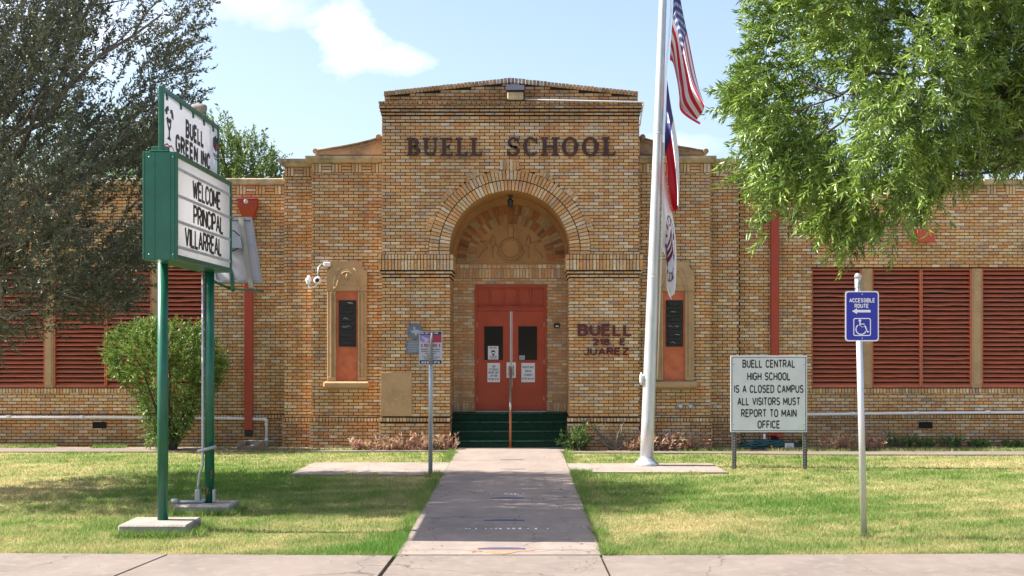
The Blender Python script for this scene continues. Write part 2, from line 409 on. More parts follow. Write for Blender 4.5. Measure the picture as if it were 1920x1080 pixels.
M['turf'] = mat('green_turf_carpet', (.008,.040,.020), .95, noise=[(60, (.018,.075,.038), .45, .75), (6, (.006,.024,.014), .5, .8)], bump=(220, .9, .01))
M['turfworn'] = mat('worn_turf_edge', (.035,.13,.07), .9, noise=[(9, (.012,.05,.028), .45, .65)])
M['glass'] = mat('door_glass', (.006,.007,.007), .10, spec=.22)
M['steel'] = mat('brushed_steel', (.55,.53,.50), .35, .9)
M['alu'] = mat('galvanised_metal', (.62,.63,.66), .42, .55, noise=[(14, (.48,.50,.53), .4, .7, 4, (1,1,.15))])
M['white'] = mat('white_paint', (.78,.78,.80), .45)
M['panelwhite'] = mat('acrylic_face', (.88,.86,.90), .3, noise=[(3, (.80,.78,.83), .45, .75), (9, (.70,.67,.68), .66, .8, 5, (1, 1, .3))])
M['paper'] = mat('paper_notice', (.72,.73,.78), .5)
M['black'] = mat('black_letter', (.012,.011,.011), .45)
M['blackplastic'] = mat('black_plastic', (.008,.008,.009), .4, bump=(12, .6, .02))
M['green'] = mat('green_enamel', (.010,.115,.068), .32, noise=[(5, (.008,.09,.055), .4, .7), (40, (.02,.14,.085), .68, .8)])
M['rust'] = mat('rust_patch', (.28,.09,.04), .8)
M['maroon'] = mat('maroon_letter', (.085,.008,.016), .5)
M['brown'] = mat('brown_letter', (.040,.012,.010), .6, noise=[(8, (.06,.02,.016), .45, .7)])
M['blue'] = mat('sign_blue', (.010,.020,.32), .35)
M['signgrey'] = mat('reflective_sign_face', (.68,.69,.76), .4, noise=[(4, (.60,.61,.67), .45, .75), (12, (.5,.48,.47), .68, .8, 5, (1, 1, .3))])
M['plaque'] = mat('slate_blue_plaque', (.15,.18,.245), .5, .2, noise=[(12, (.11,.135,.19), .4, .7)])
M['plaque_light'] = mat('plaque_relief', (.34,.38,.44), .45, .2)
M['wood'] = mat('bark', (.13,.105,.085), .9, noise=[(12, (.25,.22,.19), .45, .75, 5, (1,1,.2))], bump=(18, .7, .02))
M['darkbark'] = mat('dark_bark', (.05,.04,.032), .9, noise=[(12, (.10,.085,.07), .45, .75, 5, (1,1,.2))], bump=(18, .7, .02))
M['conc'] = mat('pinkish_concrete', (.185,.15,.13), .9, noise=[(1.1, (.140,.114,.10), .40, .70), (7, (.215,.178,.155), .5, .75), (90, (.18,.15,.135), .55, .8)], bump=(120, .35, .006), crack=.33)
M['conc_path'] = mat('worn_path_concrete', (.25,.20,.172), .9, noise=[(.8, (.175,.145,.13), .40, .66, 6, (1, .6, 1)), (5, (.285,.235,.205), .5, .8), (90, (.23,.195,.175), .55, .8)], bump=(120, .4, .006), crack=.38)
M['conc_old'] = mat('old_slab_concrete', (.27,.22,.19), .95, noise=[(1.4, (.18,.15,.13), .42, .7), (16, (.34,.285,.25), .5, .8), (70, (.19,.16,.14), .55, .8)], bump=(60, .6, .01), crack=.5)
M['footing'] = mat('footing_concrete', (.28,.245,.22), .95, noise=[(6, (.17,.145,.13), .45, .75), (40, (.34,.30,.275), .5, .8)], bump=(45, .7, .012))
M['bounce_road'] = mat('pale_bounce_road', (.36,.335,.305), .95, noise=[(3, (.30,.28,.26), .45, .75)], bump=(150, .6, .008))  # unseen street, made pale so that it bounces light onto the front
M['soil'] = mat('dry_bed_soil', (.24,.17,.11), .95, noise=[(5, (.13,.09,.06), .45, .7), (40, (.36,.28,.19), .5, .8)], bump=(40, .8, .02))
M['pvc'] = mat('white_pvc', (.74,.73,.74), .35)
M['pipegrey'] = mat('grey_conduit', (.36,.38,.40), .45, .3)
M['railorange'] = mat('orange_rail_paint', (.42,.13,.05), .4)
M['flag_red'] = mat('flag_red', (.50,.018,.035), .55)
M['flag_white'] = mat('flag_white', (.74,.74,.80), .6)
M['flag_blue'] = mat('flag_blue', (.022,.028,.16), .55)
M['flag_maroon'] = mat('flag_maroon', (.16,.015,.05), .6)
M['hose'] = mat('teal_hose', (.012,.075,.085), .4)
M['hosegrn'] = mat('green_hose', (.06,.15,.10), .45)
M['lightlens'] = mat('yellowed_lens', (.52,.40,.24), .25, noise=[(6, (.40,.24,.10), .45, .7)])
M['bronze'] = mat('bronze_housing', (.035,.04,.06), .45, .2)
M['paintblue'] = mat('blue_floor_paint', (.045,.05,.14), .8)
M['paintor'] = mat('orange_floor_paint', (.36,.165,.085), .85, noise=[(9, (.30,.20,.15), .45, .65)])
M['chalk'] = mat('white_chalk', (.74,.72,.72), .9)
M['posterpurple'] = mat('poster_violet', (.20,.17,.44), .4, noise=[(14, (.55,.50,.72), .45, .6)])
M['posterred'] = mat('poster_red', (.42,.02,.05), .4, noise=[(12, (.16,.03,.12), .45, .65)])
M['posterdark'] = mat('poster_navy', (.018,.014,.045), .4)
M['postergrey'] = mat('poster_paper', (.50,.49,.55), .35)

def acrylic(m_, k):
    nt = m_.node_tree; b = nt.nodes['Principled BSDF']; tr = nt.nodes.new('ShaderNodeBsdfTranslucent'); tr.inputs[0].default_value = (.9, .89, .92, 1)
    mx = nt.nodes.new('ShaderNodeMixShader'); mx.inputs[0].default_value = k
    nt.links.new(b.outputs[0], mx.inputs[1]); nt.links.new(tr.outputs[0], mx.inputs[2]); nt.links.new(mx.outputs[0], nt.nodes['Material Output'].inputs[0])
M['namewhite'] = mat('printed_name_face', (.70,.74,.90), .35, noise=[(3, (.64,.68,.82), .45, .75), (9, (.64,.65,.72), .66, .8, 5, (1, 1, .3))])
acrylic(M['panelwhite'], .40); acrylic(M['namewhite'], .10)
def leaf_mat(name, c1, c2, rough=.45, trans=.35, spec=.5, c3=None):
    m_ = bpy.data.materials.new(name); m_.use_nodes = True
    nt = m_.node_tree; b = nt.nodes['Principled BSDF']; L = nt.links.new
    a = nt.nodes.new('ShaderNodeAttribute'); a.attribute_name = 'tint'
    cr = nt.nodes.new('ShaderNodeValToRGB'); cr.color_ramp.elements[0].color = (*c1, 1); cr.color_ramp.elements[1].color = (*c2, 1)
    if c3: e = cr.color_ramp.elements.new(.72); e.color = (*c2, 1); cr.color_ramp.elements[-1].color = (*c3, 1)
    L(a.outputs['Fac'], cr.inputs[0]); L(cr.outputs[0], b.inputs['Base Color'])
    b.inputs['Roughness'].default_value = rough; b.inputs['Specular IOR Level'].default_value = spec
    tr = nt.nodes.new('ShaderNodeBsdfTranslucent'); L(cr.outputs[0], tr.inputs[0])
    mx = nt.nodes.new('ShaderNodeMixShader'); mx.inputs[0].default_value = trans
    L(b.outputs[0], mx.inputs[1]); L(tr.outputs[0], mx.inputs[2])
    L(mx.outputs[0], nt.nodes['Material Output'].inputs[0])
    return m_
M['leaf_olive'] = leaf_mat('olive_leaf', (.060,.072,.042), (.150,.168,.098), .36, .18, .55)
M['leaf_bright'] = leaf_mat('bright_leaf', (.045,.11,.02), (.27,.385,.06), .36, .24, .5)
M['leaf_bush'] = leaf_mat('shrub_leaf', (.07,.14,.03), (.235,.335,.07), .4, .32, .4)
M['leaf_far'] = leaf_mat('far_leaf', (.07,.13,.025), (.15,.22,.05), .5, .4)
M['leaf_croton'] = leaf_mat('red_tinged_leaf', (.30,.085,.075), (.56,.38,.26), .5, .35, .4, (.30,.34,.12))
M['leaf_weed'] = leaf_mat('weed_leaf', (.05,.12,.02), (.12,.22,.05), .5, .35)
M['grass'] = leaf_mat('grass_blade', (.125,.245,.045), (.47,.41,.20), .6, .5, .2)
def lawn_mat():
    m_ = bpy.data.materials.new('lawn_ground'); m_.use_nodes = True
    nt = m_.node_tree; b = nt.nodes['Principled BSDF']; L = nt.links.new
    b.inputs['Roughness'].default_value = .95; b.inputs['Specular IOR Level'].default_value = .1
    a = nt.nodes.new('ShaderNodeAttribute'); a.attribute_name = 'tint'
    t = nt.nodes.new('ShaderNodeTexCoord'); n1 = nt.nodes.new('ShaderNodeTexNoise'); n1.inputs['Scale'].default_value = 26; n1.inputs['Detail'].default_value = 6; n1.inputs['Roughness'].default_value = .7
    L(t.outputs['Object'], n1.inputs['Vector'])
    ad = nt.nodes.new('ShaderNodeMath'); ad.operation = 'MULTIPLY_ADD'; L(n1.outputs['Fac'], ad.inputs[0]); ad.inputs[1].default_value = 1.1; L(a.outputs['Fac'], ad.inputs[2])
    sb = nt.nodes.new('ShaderNodeMath'); sb.operation = 'SUBTRACT'; L(ad.outputs[0], sb.inputs[0]); sb.inputs[1].default_value = .5
    cr = nt.nodes.new('ShaderNodeValToRGB'); cr.color_ramp.elements[0].color = (.11,.155,.035,1); cr.color_ramp.elements[1].color = (.38,.315,.17,1)
    e = cr.color_ramp.elements.new(.5); e.color = (.225,.24,.09,1)
    L(sb.outputs[0], cr.inputs[0]); L(cr.outputs[0], b.inputs['Base Color'])
    bp = nt.nodes.new('ShaderNodeBump'); bp.inputs['Strength'].default_value = .8; bp.inputs['Distance'].default_value = .03
    L(n1.outputs['Fac'], bp.inputs['Height']); L(bp.outputs[0], b.inputs['Normal'])
    return m_
M['lawn'] = lawn_mat()

# ------------------------------------------------------------------ ground
g = MB(); g.box(-600, 600, -500, 900, -.5, -.012)
struct('ground', g, M['soil'])
g = MB(); g.box(-300, 300, -9, 5.5, -.011, -.002); struct('road', g, M['bounce_road'])

def wob(x, y, seed, sc):
    r = np.random.default_rng(seed); o = np.zeros_like(x)
    for i in range(14):
        a = r.uniform(0, 2*np.pi); k = sc * r.uniform(.5, 2.6); o += np.sin((x*np.cos(a) + y*np.sin(a)) * k + r.uniform(0, 6.28)) / (1 + .3*i)
    return o / 2.2
def dryness(x, y):
    d = .44 + .26*wob(x, y, 3, 1.1) + .22*wob(x, y, 5, 3.6) + .12*wob(x, y, 6, 11)
    d = d + .25*np.exp(-((x-7.5)/2.2)**2 - ((y-21.3)/.8)**2) + .22*np.exp(-((x-2)/.9)**2-((y-14.6)/.8)**2) + .25*np.exp(-((x+7.5)/1.6)**2-((y-18)/1.2)**2)
    d = d - .2*np.exp(-((x-2.4)/1.6)**2-((y-16.3)/1.4)**2)
    return np.clip(d, 0, 1)
nx, ny = 301, 126
gx, gy = np.meshgrid(np.linspace(-18, 18, nx), np.linspace(12.1, 25.6, ny), indexing='ij')
lz = np.full_like(gx, -.004)
lv = np.stack([gx, gy, lz], -1).reshape(-1, 3)
ii = np.arange(nx*ny).reshape(nx, ny)
lf = np.stack([ii[:-1,:-1], ii[1:,:-1], ii[1:,1:], ii[:-1,1:]], -1).reshape(-1, 4)
lo = np_mesh('lawn', lv, lf, M['lawn'], attrs={'tint': dryness(gx, gy).ravel()})
tag(lo, kind='structure')

PL, PR = -1.255, .845                                  # edges of the path
SWY = lambda x: 12.28 + (.032*max(0, -x-1.2) if x < 0 else .028*max(0, x-.85))
g = MB()                                               # front pavement, slab by slab with open joints
def slab(mb, poly, z0=-.1, z1=.03): mb.prism_z(poly, z0, z1)
js = [-16, -12.2, -9.15, -6.1, -3.62, -1.27, .84, 3.35, 5.75, 8.3, 11.2, 14.5]
lean = {-3.62: -.45, -1.27: -.10, .84: .05}
for a, b in zip(js[:-1], js[1:]):
    gp = .022 if a == -1.27 or b == -1.27 else .008
    la, lb = lean.get(a, 0), lean.get(b, 0)
    if abs(a + 1.27) < .01: yb = 12.28
    slab(g, [(a+gp+la*1.2, 8.6), (b-gp+lb*1.2, 8.6), (b-gp, SWY(b)), (a+gp, SWY(a))])
struct('pavement', g, M['conc'])
g = MB(); g.box(-18, 18, 5.5, 5.66, -.2, .06); struct('kerb', g, M['conc_old'])
g = MB(); g.box(-18, 18, 5.67, 8.58, -.2, -.001); struct('verge', g, M['soil'])
g = MB()
ys = [12.295, 12.58, 14.88, 17.2, 19.62, 22.05, 23.72, 24.74]
for a, b in zip(ys[:-1], ys[1:]):
    w = .0 if b < 24 else .07
    slab(g, [(PL-w, a+.006), (PR+w, a+.006), (PR+w, b-.006), (PL-w, b-.006)], -.1, .034)
struct('path', g, M['conc_path'])
g = MB()
slab(g, [(-3.80, 19.85), (PL-.012, 19.75), (PL-.012, 21.8), (-3.72, 21.8)], -.1, .022)
slab(g, [(PR+.012, 20.15), (3.50, 20.1), (3.45, 21.6), (PR+.012, 21.6)], -.1, .026)
struct('side_slab', g, M['conc_old'])
g = MB()
slab(g, [(-18, 23.9), (-8, 23.95), (-5.2, 23.98), (PL-.08, 24.06), (PL-.08, 24.28), (-5.2, 24.22), (-7.5, 24.62), (-18, 24.85)], -.1, .02)
slab(g, [(PR+.08, 23.78), (4, 23.62), (6, 23.35), (18, 23.2), (18, 23.98), (6, 24.0), (PR+.08, 24.02)], -.1, .02)
struct('building_walk', g, M['conc'])
g = MB()
slab(g, [(-18, 24.87), (-7.6, 24.65), (-5.2, 24.26), (PL-.09, 24.31), (PL-.09, 25.0), (-18, 25.7)], -.05, .006)
slab(g, [(PR+.09, 24.05), (6, 24.03), (18, 24.25), (18, 25.7), (PR+.09, 25.0)], -.05, .006)
struct('planting_bed', g, M['soil'])
# paint on the path
g = MB(); b = MB(); c = MB()
for y, x0, x1, th in ((1029, 896, 985, .09), (975.5, 908, 983, .07), (934, 921, 982, .08), (879.5, 938, 985, .03), (861.5, 938, 982, .03)):
    Y = GY(y) * (EYE-.036) / EYE; a0, a1 = PX(x0, Y), PX(x1, Y); am = (a0+a1)/2
    g.prism_z([(a0, Y-th*.35), (a1, Y-th*.35), (a1, Y+th*.35), (am+.1, Y+th*.9), (am-.1, Y+th*.9), (a0, Y+th*.35)], .0342, .0382)
for y, x0, x1 in ((991, 872, 1032), (926, 920, 984)):
    Y = GY(y) * (EYE-.036) / EYE; x = PX(x0, Y)
    while x < PX(x1, Y):
        w = random.uniform(.012, .05)
        if random.random() < .6: c.prism_z([(x, Y-.04*random.random()), (x+w, Y-.05*random.random()), (x+w*.8, Y+.05*random.random()), (x, Y+.03*random.random())], .0342, .0382)
        x += w + random.uniform(.01, .06)
Y0, Y1 = GY(1051.5), 12.575
arc = [(-.13 - .04 + .62*math.cos(t)*(.34 if math.sin(t) > .4 else .62), Y1 - (Y1-Y0)*math.sin(t)) for t in np.linspace(math.pi, 2*math.pi, 22)]
arc = [(-.20 + .36*math.cos(t)*(1 if abs(math.cos(t)) > .9 else .62), Y1 - .25*abs(math.sin(t))**1.6) for t in np.linspace(math.pi, 0, 24)]
mm = MB(); mm.prism_z(arc[::-1], .0342, .0382)
struct('path_paint_mark', g, M['paintblue']); struct('path_chalk_mark', c, M['chalk']); struct('path_orange_mark', mm, M['paintor'])

# ------------------------------------------------------------------ school
CH, JT, BL = .0677, .0140, .2035          # course height, joint, brick length
RC = .015                                 # how far the joints are raked back
school = thing('school_building', 'buff brick school with central arched entrance tower and flat roofed louvred wings', 'school', (-.186, 25, 0))
def brk(mb, ax, pl, sg, u0, u1, z0, z1, mt=0):
    """one brick: front face at pl facing -y (ax 'y') or facing sg along x (ax 'x')"""
    j = random.uniform(-.0015, .0015)
    if ax == 'y':
        a, b = pl + j, pl + RC + .004
        v = [(u0,a,z0),(u1,a,z0),(u1,a,z1),(u0,a,z1),(u0,b,z0),(u1,b,z0),(u1,b,z1),(u0,b,z1)]
    else:
        a, b = pl + j, pl - sg * (RC + .004)
        v = [(a,u0,z0),(a,u1,z0),(a,u1,z1),(a,u0,z1),(b,u0,z0),(b,u1,z0),(b,u1,z1),(b,u0,z1)]
    mb.add(v, [(0,1,2,3),(0,4,5,1),(1,5,6,2),(2,6,7,3),(3,7,4,0)], mt)
def courses(mb, ax, pl, u0, u1, z0, z1, sg=1, holes=None, mt=0):
    k0, k1 = math.floor(z0/CH + 1e-6), math.ceil(z1/CH - 1e-6)
    for k in range(k0, k1):
        a, b = max(z0, k*CH) + JT/2, min(z1, (k+1)*CH) - JT/2
        if b - a < .018: continue
        iv = [(u0, u1)]
        if holes:
            for h in holes(a, b):
                nv = []
                for p, q in iv:
                    if h[1] <= p or h[0] >= q: nv.append((p, q)); continue
                    if h[0] > p: nv.append((p, h[0]))
                    if h[1] < q: nv.append((h[1], q))
                iv = nv
        for p, q in iv:
            i = math.floor(p / BL - 1)
            while True:
                s = (i + (.5 if k % 2 else 0)) * BL
                if s > q: break
                e = s + BL; i += 1
                s2, e2 = s + JT/2, e - JT/2
                if s < p + .001: s2 = p
                if e > q - .001: e2 = q
                s2, e2 = max(s2, p), min(e2, q)
                if e2 - s2 < .03: continue
                brk(mb, ax, pl, sg, s2, e2, a, b, mt)
def soldiers(mb, ax, pl, u0, u1, z0, z1, w=CH, sg=1, mt=0):
    n = max(1, round((u1-u0)/w)); w = (u1-u0)/n
    for i in range(n):
        brk(mb, ax, pl, sg, u0+i*w+(JT/2 if i else 0), u0+(i+1)*w-(JT/2 if i < n-1 else 0), z0+JT/2, z1-JT/2, mt)
def basket(mb, pl, u0, u1, z0, z1, mt=0):
    w = .203; n = max(1, round((u1-u0)/w)); w = (u1-u0)/n
    for i in range(n):
        a = u0+i*w; b = a+w
        if i % 2:
            h = (z1-z0)/3
            for j in range(3): brk(mb, 'y', pl, 1, a+JT/2, b-JT/2, z0+j*h+JT/2, z0+(j+1)*h-JT/2, mt)
        else: soldiers(mb, 'y', pl, a+JT*.3, b-JT*.3, z0, z1, CH, 1, mt)
def back(mb, x0, x1, y0, y1, z0, z1, mt=1):
    mb.box(x0+RC, x1-RC, y0+RC, y1, z0, z1, mt)
BRM = [M['brick'], M['mortar']]

# wings ------------------------------------------------------------
YW = 25.5
ZC0, ZC1 = PZ(347, YW), PZ(335, YW)
ZWT, ZWB = PZ(503, YW), PZ(727, YW)
zs = PZ(777, YW)
def wing(x0, x1, w0, w1, side):
    """x0..x1 the wall, w0..w1 the louvred opening"""
    mb = MB()
    zb = ZC0 - .205
    def hl(a, b): return [(w0, w1)] if (a+b)/2 < ZWT and (a+b)/2 > ZWB - .11 else []
    basket(mb, YW, x0, x1, zb, ZC0)
    courses(mb, 'y', YW, x0, x1, zs, zb, holes=hl)
    soldiers(mb, 'y', YW-.015, w0-.05, w1+.05 if side > 0 else w1+.05, ZWB-.115, ZWB-.01)   # rowlock sill
    soldiers(mb, 'y', YW-.03, x0, x1, zs-.085, zs)
    courses(mb, 'y', YW-.03, x0, x1, -.05, zs-.085)
    # backing with the opening left free
    mb.box(x0, x1, YW-.03+RC, YW+.3, -.1, zs-.004, 1)
    mb.box(x0, x1, YW+RC, YW+.3, zs-.003, ZWB-.012, 1)
    mb.box(x0, x1, YW+RC, YW+.3, ZWT, ZC0, 1)
    if x0 < w0: mb.box(x0, w0, YW+RC, YW+.3, ZWB-.011, ZWT-.001, 1)
    if x1 > w1: mb.box(w1, x1, YW+RC, YW+.3, ZWB-.011, ZWT-.001, 1)
    mb.box(w0-.06, w1+.06, YW-.0135+RC-.01, YW+.2, ZWB-.112, ZWB-.013, 1)
    o = mesh_obj('wing_wall', mb, BRM, school)
    mb = MB(); n = max(1, round((x1-x0)/1.22)); w = (x1-x0)/n
    for i in range(n): mb.bbox(x0+i*w+.004, x0+(i+1)*w-.004, YW-.06, YW+.34, ZC0+.002, ZC1+random.uniform(-.004,.004), .02)
    mesh_obj('coping', mb, M['coping'], school)
    mb = MB(); mb.box(x0, x1, YW+.345, YW+12, 0, 5.2); mesh_obj('roof_block', mb, M['mortar_pale'], school)
XL0, XL1 = -15.0, PX(533, YW)
XR0, XR1 = PX(1386, YW), 15.0
wl0, wl1 = -13.5, PX(388, YW)
wr0, wr1 = PX(1522, YW), 13.5
wing(XL0, XL1, wl0, wl1, -1)
wing(XR0, XR1, wr0, wr1, 1)
def louvre(a, b, lab=None):
    mb = MB(); z0, z1 = ZWB+.0, ZWT-.004
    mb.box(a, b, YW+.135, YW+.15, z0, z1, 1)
    fr = .028
    for x0, x1 in ((a, a+fr), (b-fr, b)): mb.bbox(x0, x1, YW+.03, YW+.13, z0, z1, .004)
    mb.bbox(a+fr, b-fr, YW+.035, YW+.13, z0, z0+.035, .004); mb.bbox(a+fr, b-fr, YW+.035, YW+.13, z1-.035, z1, .004)
    n = 26; h = (z1-z0-.07)/n
    for i in range(n):
        z = z0+.035+i*h; t = random.uniform(-.002, .002)
        xs = np.linspace(a+fr, b-fr, 4); q_ = .016 if random.random() < .12 else .005; sag = [random.uniform(-.002, .002), random.uniform(-q_, q_*.6), random.uniform(-q_, q_*.6), random.uniform(-.002, .002)]
        for k in range(3):
            p0, p1 = xs[k], xs[k+1]; s0, s1 = sag[k], sag[k+1]
            v = []
            for xx, ss in ((p0, s0), (p1, s1)):
                v += [(xx, YW+.045+t, z+.004+ss), (xx, YW+.052+t, z+.016+ss), (xx, YW+.118, z+h*.72+ss), (xx, YW+.114, z+h*.6+ss)]
            mb.add(v, [(0,4,5,1),(1,5,6,2),(2,6,7,3),(3,7,4,0)])
    o = mesh_obj('louvre_panel', mb, [M['redlouver'], M['darkcav']], school)
def postc(a, b):
    mb = MB(); mb.bbox(a, b, YW+.02, YW+.28, ZWB-.008, ZWT, .006)
    mb.bbox(a+.035, b-.035, YW+.006, YW+.0205, ZWB+.06, ZWT-.06, .006)
    mesh_obj('window_post', mb, M['stone'], school)
def xw(p): return PX(p, YW)
for a, b in ((300, 388), (197.5, 283), (100, 197), (-10, 83), (-105, -10.5)):
    louvre(max(xw(a), wl0), xw(b))
for a, b in ((283.4, 299.6), (83.4, 99.6), (-123, -105.5)): postc(xw(a), xw(b))
louvre(wl0, xw(-123.4))
for a, b in ((1522, 1616), (1636, 1728), (1728.5, 1823), (1842, 1935), (1935.5, 2028)): louvre(xw(a), xw(b))
for a, b in ((1616.4, 1635.6), (1823.4, 1841.6), (2028.4, 2046)): postc(xw(a), xw(b))
louvre(xw(2046.4), wr1)

# strips and bays -----------------------------------------------------
YS, YB, YT = 25.25, 25.0, 24.6
def pier_block(name, x0, x1, Y, ztop, zcop, side, proj, coursed_sides=(1, 1)):
    mb = MB(); zq = PZ(783, Y); zb = ztop - .2
    basket(mb, Y, x0, x1, zb, ztop)
    courses(mb, 'y', Y, x0, x1, zq, zb)
    soldiers(mb, 'y', Y-proj, x0-.03, x1+.03, zq-.085, zq)
    courses(mb, 'y', Y-proj-.0, x0-.03, x1+.03, -.05, zq-.085)
    for sg, x in ((-1, x0), (1, x1)):
        courses(mb, 'x', x, Y+.013, Y+.5, zq, ztop, sg)
        courses(mb, 'x', x+sg*.03, Y-proj+.013, Y+.5, -.05, zq-.085, sg)
        soldiers(mb, 'x', x+sg*.03, Y-proj+.013, Y+.5, zq-.085, zq, CH, sg)
    back(mb, x0, x1, Y, Y+.52, zq, ztop); mb.box(x0-.03+RC, x1+.03-RC, Y-proj+RC, Y+.52, -.1, zq-.003, 1)
    mesh_obj(name, mb, BRM, school)
def cornice(x0, x1, Y, z0, z1, over_l, over_r, nm='cornice'):
    """moulded stone coping: cyma below, flat lip above"""
    mb = MB(); h = z1-z0; o = .11
    n = max(1, round((x1-x0)/.9)); w = (x1-x0)/n
    prof = [(0, 0), (.35, .08), (.6, .28), (.85, .5), (1.0, .62), (1.0, 1.0)]
    vs_ = []; sec = []
    for i, (d, t) in enumerate(prof):
        xa = x0 - over_l*o*d; xb = x1 + over_r*o*d; yy = Y - .012 - o*d; z = z0+h*t
        sec.append((xa, xb, yy, z))
    v = []
    for xa, xb, yy, z in sec: v += [(xa, Y+.5, z), (xa, yy, z), (xb, yy, z), (xb, Y+.5, z)]
    f = []
    for i in range(len(sec)-1):
        for k in range(3): f.append((i*4+k, i*4+k+1, i*4+4+k+1, i*4+4+k))
    e = (len(sec)-1)*4; f += [(e, e+1, e+2, e+3), (0, 3, 2, 1)]
    mb.add(v, f)
    mesh_obj(nm, mb, M['coping'], school)
for s in (-1, 1):
    if s < 0: b0, b1 = PX(584, YB), PX(716, YB); s0, s1 = PX(533, YS), PX(586, YS)
    else: b0, b1 = PX(1199, YB), PX(1332, YB); s0, s1 = PX(1330, YS), PX(1385, YS)
    ztS = PZ(313, YS); ztB = PZ(306, YB)
    pier_block('pilaster_wall', s0, s1, YS, ztS, 0, s, .04)
    pier_block('bay_wall', b0, b1, YB, ztB, 0, s, .06)
    cornice(s0, s1, YS, ztS+.002, PZ(299, YS), s < 0, s > 0)
    cornice(b0, b1, YB, ztB+.002, PZ(293.5, YB), s < 0, s > 0)
    # scrolled parapet
    pts = [(598, 287.5), (611, 285.5), (624, 283), (640, 280.4), (655, 277.6), (671, 274.4), (687, 270.6), (699, 267.5), (709, 264.5), (719, 262)]
    low = [(x, 294) for x, y in pts]
    def mp(p): return PX(p[0] if s < 0 else 1915-p[0], YB+.25), PZ(p[1]-2.2, YB+.25)
    mb = MB()
    mb.strip_y([mp(p) for p in low], [mp(p) for p in pts], YB+.12, YB+.42)
    mb.strip_y([mp((p[0], p[1]-.3)) for p in pts], [mp((p[0], p[1]-2.3)) for p in pts], YB+.08, YB+.46)
    mb.strip_y([mp((p[0], min(293, p[1]+5.2))) for p in pts[2:]], [mp((p[0], min(293, p[1]+3.8))) for p in pts[2:]], YB+.09, YB+.13)
    for cx_, cy_, r in ((593.5, 287.8, .056), (711.5, 261.5, .06)):
        q = mp((cx_, cy_)); mb.lathe((q[0], YB+.46, q[1]), [(r*.9, 0), (r, .02), (r, .38), (r*.9, .40)], 20, axis='y')
        mb.lathe((q[0], YB+.06, q[1]), [(r*.5, 0), (r*.5, .015)], 16, axis='y')
    q0, q1 = mp((593.5, 292)), mp((599, 294)); mb.box(min(q0[0], q1[0]), max(q0[0], q1[0]), YB+.12, YB+.42, PZ(295, YB+.25), PZ(287, YB+.25))
    mesh_obj('scroll_parapet', mb, M['scroll'], school)

# tower --------------------------------------------------------------
TX0, TX1 = PX(716, YT), PX(1199, YT); TC = (TX0+TX1)/2
OL, OR = PX(843.5, YT), PX(1067.5, YT)         # clear opening between the piers
AC = (OL+OR)/2; AR = (OR-OL)/2 + .012
AZ = PZ(357, YT) - AR                           # arch centre height
ZL1 = PZ(477, YT); ZL0 = PZ(507, YT)            # soldier ledge
ZCAP = PZ(196, YT)
YBK = 25.9
RO = AR + .42
def arch_holes(a, b):
    z = (a+b)/2
    if z < AZ: return [(AC-RO, AC+RO)] if z > ZL1 else []
    d = z - AZ
    h = []
    if d < RO: w = math.sqrt(RO*RO-d*d); h.append((AC-w-.006, AC+w+.006))
    return h
mb = MB()
zq = PZ(783, YT)
for x0, x1, in ((TX0, OL), (OR, TX1)):
    courses(mb, 'y', YT, x0, x1, zq, ZL0-.14)
    # corbelled courses under the ledge
    outer = -1 if x0 == TX0 else 1
    for i, pr in enumerate((.022, .045)):
        z0 = ZL0-.14+i*.07
        a, b_ = (x0-pr, x1+pr)
        courses(mb, 'y', YT-pr, a, b_, z0, z0+.0677)
        mb.box(a+RC, b_-RC, YT-pr+RC, YBK, z0-.001, z0+.069, 1)
        for sg, x in ((-1, a), (1, b_)): courses(mb, 'x', x, YT-pr+.013, YBK, z0, z0+.0677, sg)
    pr = .065; a, b_ = x0-pr, x1+pr
    zm = ZL1-.105
    soldiers(mb, 'y', YT-pr, a, b_, ZL0, zm); soldiers(mb, 'y', YT-pr-.006, a, b_, zm, ZL1)
    mb.box(a+RC, b_-RC, YT-pr+RC, YBK, ZL0-.001, ZL1-.004, 1)
    for sg, x in ((-1, a), (1, b_)):
        soldiers(mb, 'x', x, YT-pr+.013, YBK, ZL0, zm, CH, sg); soldiers(mb, 'x', x, YT-pr+.013, YBK, zm, ZL1, CH, sg)
    # pier base
    soldiers(mb, 'y', YT-.05, x0-.045, x1+.0, zq-.085, zq); courses(mb, 'y', YT-.05, x0-.045, x1+.0, -.05, zq-.085)
    mb.box(x0-.045+RC, x1-RC, YT-.05+RC, YBK, -.1, zq-.002, 1)
    for sg, x in ((-1, x0), (1, x1)):
        courses(mb, 'x', x, YT+.013, YBK, zq, ZL0-.14, sg)
        courses(mb, 'x', x+(sg*.045 if (sg < 0) == (x0 == TX0) else 0), YT-.037, YBK, -.05, zq-.085, sg)
        soldiers(mb, 'x', x+(sg*.045 if (sg < 0) == (x0 == TX0) else 0), YT-.037, YBK, zq-.085, zq, CH, sg)
    mb.box(x0+RC, x1-RC, YT+RC, YBK, zq-.001, ZL0-.139, 1)
# upper wall
courses(mb, 'y', YT, TX0, TX1, ZL1, ZCAP-.36, holes=arch_holes)
steps_ = [(.0, .14), (.02, .0677), (.04, .0677), (.055, .0845)]
z = ZCAP-.36
for pr, h in steps_:
    courses(mb, 'y', YT-pr, TX0-pr, TX1+pr, z, z+h)
    mb.box(TX0-pr+RC, TX1+pr-RC, YT-pr+RC, YT+1.6, z-.0005, z+h-.002, 1)
    for sg, x in ((-1, TX0-pr), (1, TX1+pr)): courses(mb, 'x', x, YT-pr+.013, YT+1.6, z, z+h, sg)
    z += h
for sg, x in ((-1, TX0), (1, TX1)): courses(mb, 'x', x, YT+.013, YT+1.6, ZL1, ZCAP-.36, sg)
